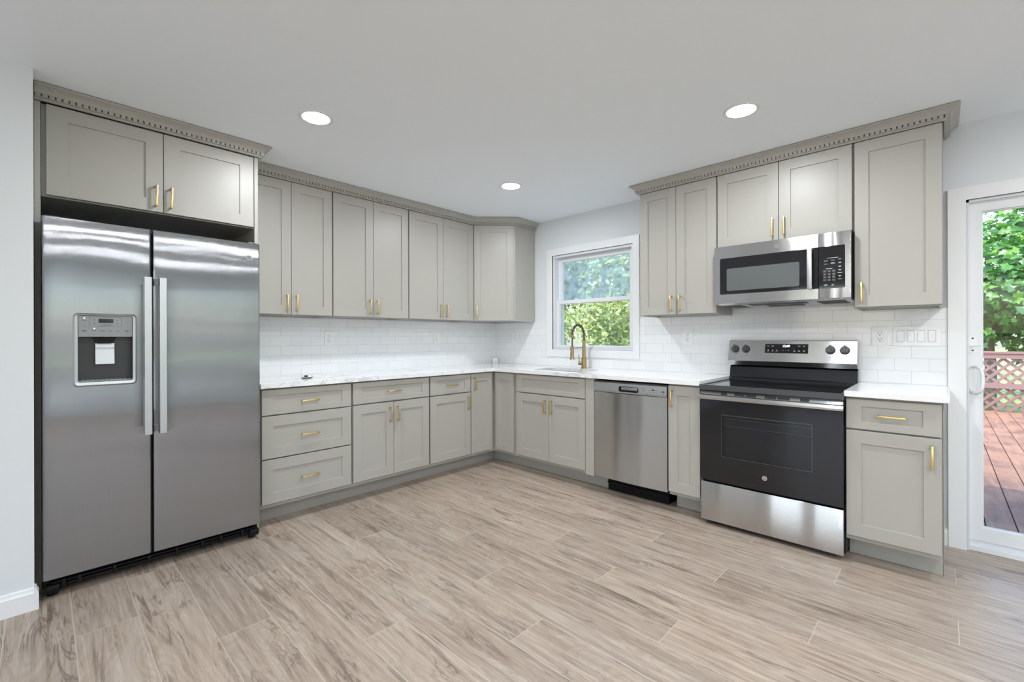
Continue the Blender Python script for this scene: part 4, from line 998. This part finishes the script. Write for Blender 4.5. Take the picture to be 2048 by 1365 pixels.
def leafpoly(kind):
    if kind == 'maple': return [(0, -0.5), (0.30, -0.32), (0.22, -0.12), (0.52, 0.10), (0.24, 0.18), (0.0, 0.55), (-0.24, 0.18), (-0.52, 0.10), (-0.22, -0.12), (-0.30, -0.32)]
    return [(0, -0.5), (0.22, -0.1), (0.16, 0.25), (0, 0.5), (-0.16, 0.25), (-0.22, -0.1)]
def tree(name, x, y, blobs, n, size, mat, kind, label, seed, trunk=0.12, group='trees and shrubs in the garden', zg=-0.5, branches=7):
    rg = random.Random(seed)
    t = thing(name, label, 'tree' if trunk > 0.06 else 'shrub', (x, y, zg), 0, group)
    verts, faces = [], []
    lp = leafpoly(kind); tot = sum(b[3] * b[4] * b[5] for b in blobs) if False else sum((b[3] * b[5]) for b in blobs)
    for bxx, by, bz, sx, sy, sz in blobs:
        k = int(n * sx * sz / tot)
        for _ in range(k):
            d = Vector((rg.gauss(0, 1), rg.gauss(0, 1), rg.gauss(0, 1))).normalized(); rad = rg.random() ** 0.45
            p = Vector((bxx + d.x * sx * rad, by + d.y * sy * rad, bz + d.z * sz * rad))
            if p.z < 0.05: p.z = 0.05 + rg.random() * 0.1
            nrm = (d * 0.7 + Vector((rg.gauss(0, .5), rg.gauss(0, .5) - 0.25, 0.65 + rg.gauss(0, .4)))).normalized()
            q = nrm.to_track_quat('Z', 'Y').to_matrix() @ Matrix.Rotation(rg.random() * 6.28, 3, 'Z')
            s = size * (0.65 + 0.7 * rg.random()); b0 = len(verts)
            for u, v in lp: verts.append(tuple(p + q @ Vector((u * s, v * s, -0.35 * s * abs(u)))))
            faces.append(tuple(range(b0, b0 + len(lp))))
    me = bpy.data.meshes.new('foliage'); me.from_pydata(verts, [], faces); me.materials.append(mat)
    o = bpy.data.objects.new('foliage', me); C.objects.link(o); o.parent = t
    def tr(bm):
        top = max(b[2] for b in blobs)
        tube(bm, [(0, 0, -0.05), (0.04, 0.02, top * 0.3), (-0.05, 0.03, top * 0.65), (0, 0, top)], [trunk, trunk * 0.8, trunk * 0.6, trunk * 0.25], 9)
        for k in range(branches):
            b = blobs[k % len(blobs)]; z0 = top * (0.25 + 0.5 * rg.random())
            e = Vector((b[0] + rg.uniform(-.6, .6) * b[3], b[1] + rg.uniform(-.6, .6) * b[4], b[2] + rg.uniform(-.3, .6) * b[5]))
            s0 = Vector((0, 0, z0)); md_ = s0.lerp(e, 0.5) + Vector((0, 0, 0.15)); tube(bm, [s0, md_, e], [trunk * 0.4, trunk * 0.25, trunk * 0.1], 6)
    part('trunk' if trunk > 0.06 else 'stems', M['bark'], t, tr, True)
    return t
def crownblobs(seed, r, zc, hz, k=7):
    rg = random.Random(seed); out = [(0, 0, zc, r * 0.75, r * 0.75, hz * 0.8)]
    for i in range(k):
        a = 2 * PI * i / k + rg.random(); out.append((math.cos(a) * r * 0.6, math.sin(a) * r * 0.6, zc + rg.uniform(-.6, .6) * hz, r * 0.5, r * 0.5, hz * 0.45))
    return out
# beyond the sliding door
tree('maple_tree', 4.45, 10.7, crownblobs(1, 1.75, 2.75, 1.75), 4600, 0.17, M['leaf1'], 'maple', 'bright green maple close behind the deck railing, filling the door glass', 11)
tree('maple_tree', 8.5, 10.9, crownblobs(2, 1.75, 2.9, 1.8), 2600, 0.17, M['leaf1'], 'maple', 'bright green maple behind the deck railing towards its right end', 12)
tree('maple_tree', 6.3, 15.0, crownblobs(3, 2.0, 3.9, 2.4), 3600, 0.19, M['leaf1'], 'maple', 'taller maple standing behind the two nearest ones', 13)
tree('maple_tree', 1.7, 14.6, crownblobs(4, 2.0, 3.4, 2.1), 2600, 0.19, M['leaf1'], 'maple', 'maple beyond the railing hidden left of the door glass', 14)
for i, (sx_, sy_, lb) in enumerate(((3.6, 8.35, 'dark leafy shrub against the lattice, left end of the view'), (6.6, 8.45, 'dark leafy shrub against the lattice, right end of the view'))):
    tree('garden_shrub', sx_, sy_, [(0, 0, 0.75, 0.6, 0.42, 0.75), (0.4, 0.1, 0.6, 0.45, 0.38, 0.5), (-0.4, 0.05, 0.6, 0.45, 0.38, 0.5)], 1500, 0.10, M['leaf3'], 'plain', lb, 30 + i, 0.02)
for i, (tx, ty, r_, zc, hz, lb) in enumerate(((0.6, 22, 3.2, 4.6, 3.6, 'dark background tree far behind the deck, left of the door view'), (8.0, 22.5, 3.3, 5.0, 4.0, 'dark background tree far behind the deck, middle of the door view'), (15.4, 22, 3.3, 4.8, 3.8, 'dark background tree far behind the deck, right of the door view'))):
    tree('background_tree', tx, ty, crownblobs(40 + i, r_, zc, hz), 2600, 0.30, M['leaf3'], 'plain', lb, 50 + i, 0.2)
# beyond the kitchen window
WT = [(-4.4, 9.9, 1.5, 2.0, 1.5, 'leaf2', 'pale yellow-green tree in the middle of the window view'), (-8.0, 10.2, 1.5, 2.0, 1.5, 'leaf2', 'pale yellow-green tree at the left of the window view'), (-0.8, 9.4, 1.5, 1.9, 1.4, 'leaf2', 'pale yellow-green tree at the right of the window view'),
      (-6.4, 14.8, 2.2, 3.8, 3.0, 'leaf2', 'taller pale tree behind the front row outside the window'), (-11.5, 15.8, 2.3, 4.2, 3.4, 'leaf2', 'tall pale tree far left outside the window'), (-4.0, 19.6, 2.3, 5.2, 4.2, 'leaf3', 'dark tree far right outside the window'), (-9.8, 21.5, 3.0, 5.4, 4.6, 'leaf3', 'dark hedge-like tree at the back of the window view')]
for i, (tx, ty, r_, zc, hz, mt, lb) in enumerate(WT):
    tree('garden_tree', tx, ty, crownblobs(60 + i, r_, zc, hz), 2800 if ty < 12 else 4800, 0.17 if ty < 12 else 0.33, M[mt], 'plain', lb, 70 + i, 0.12)
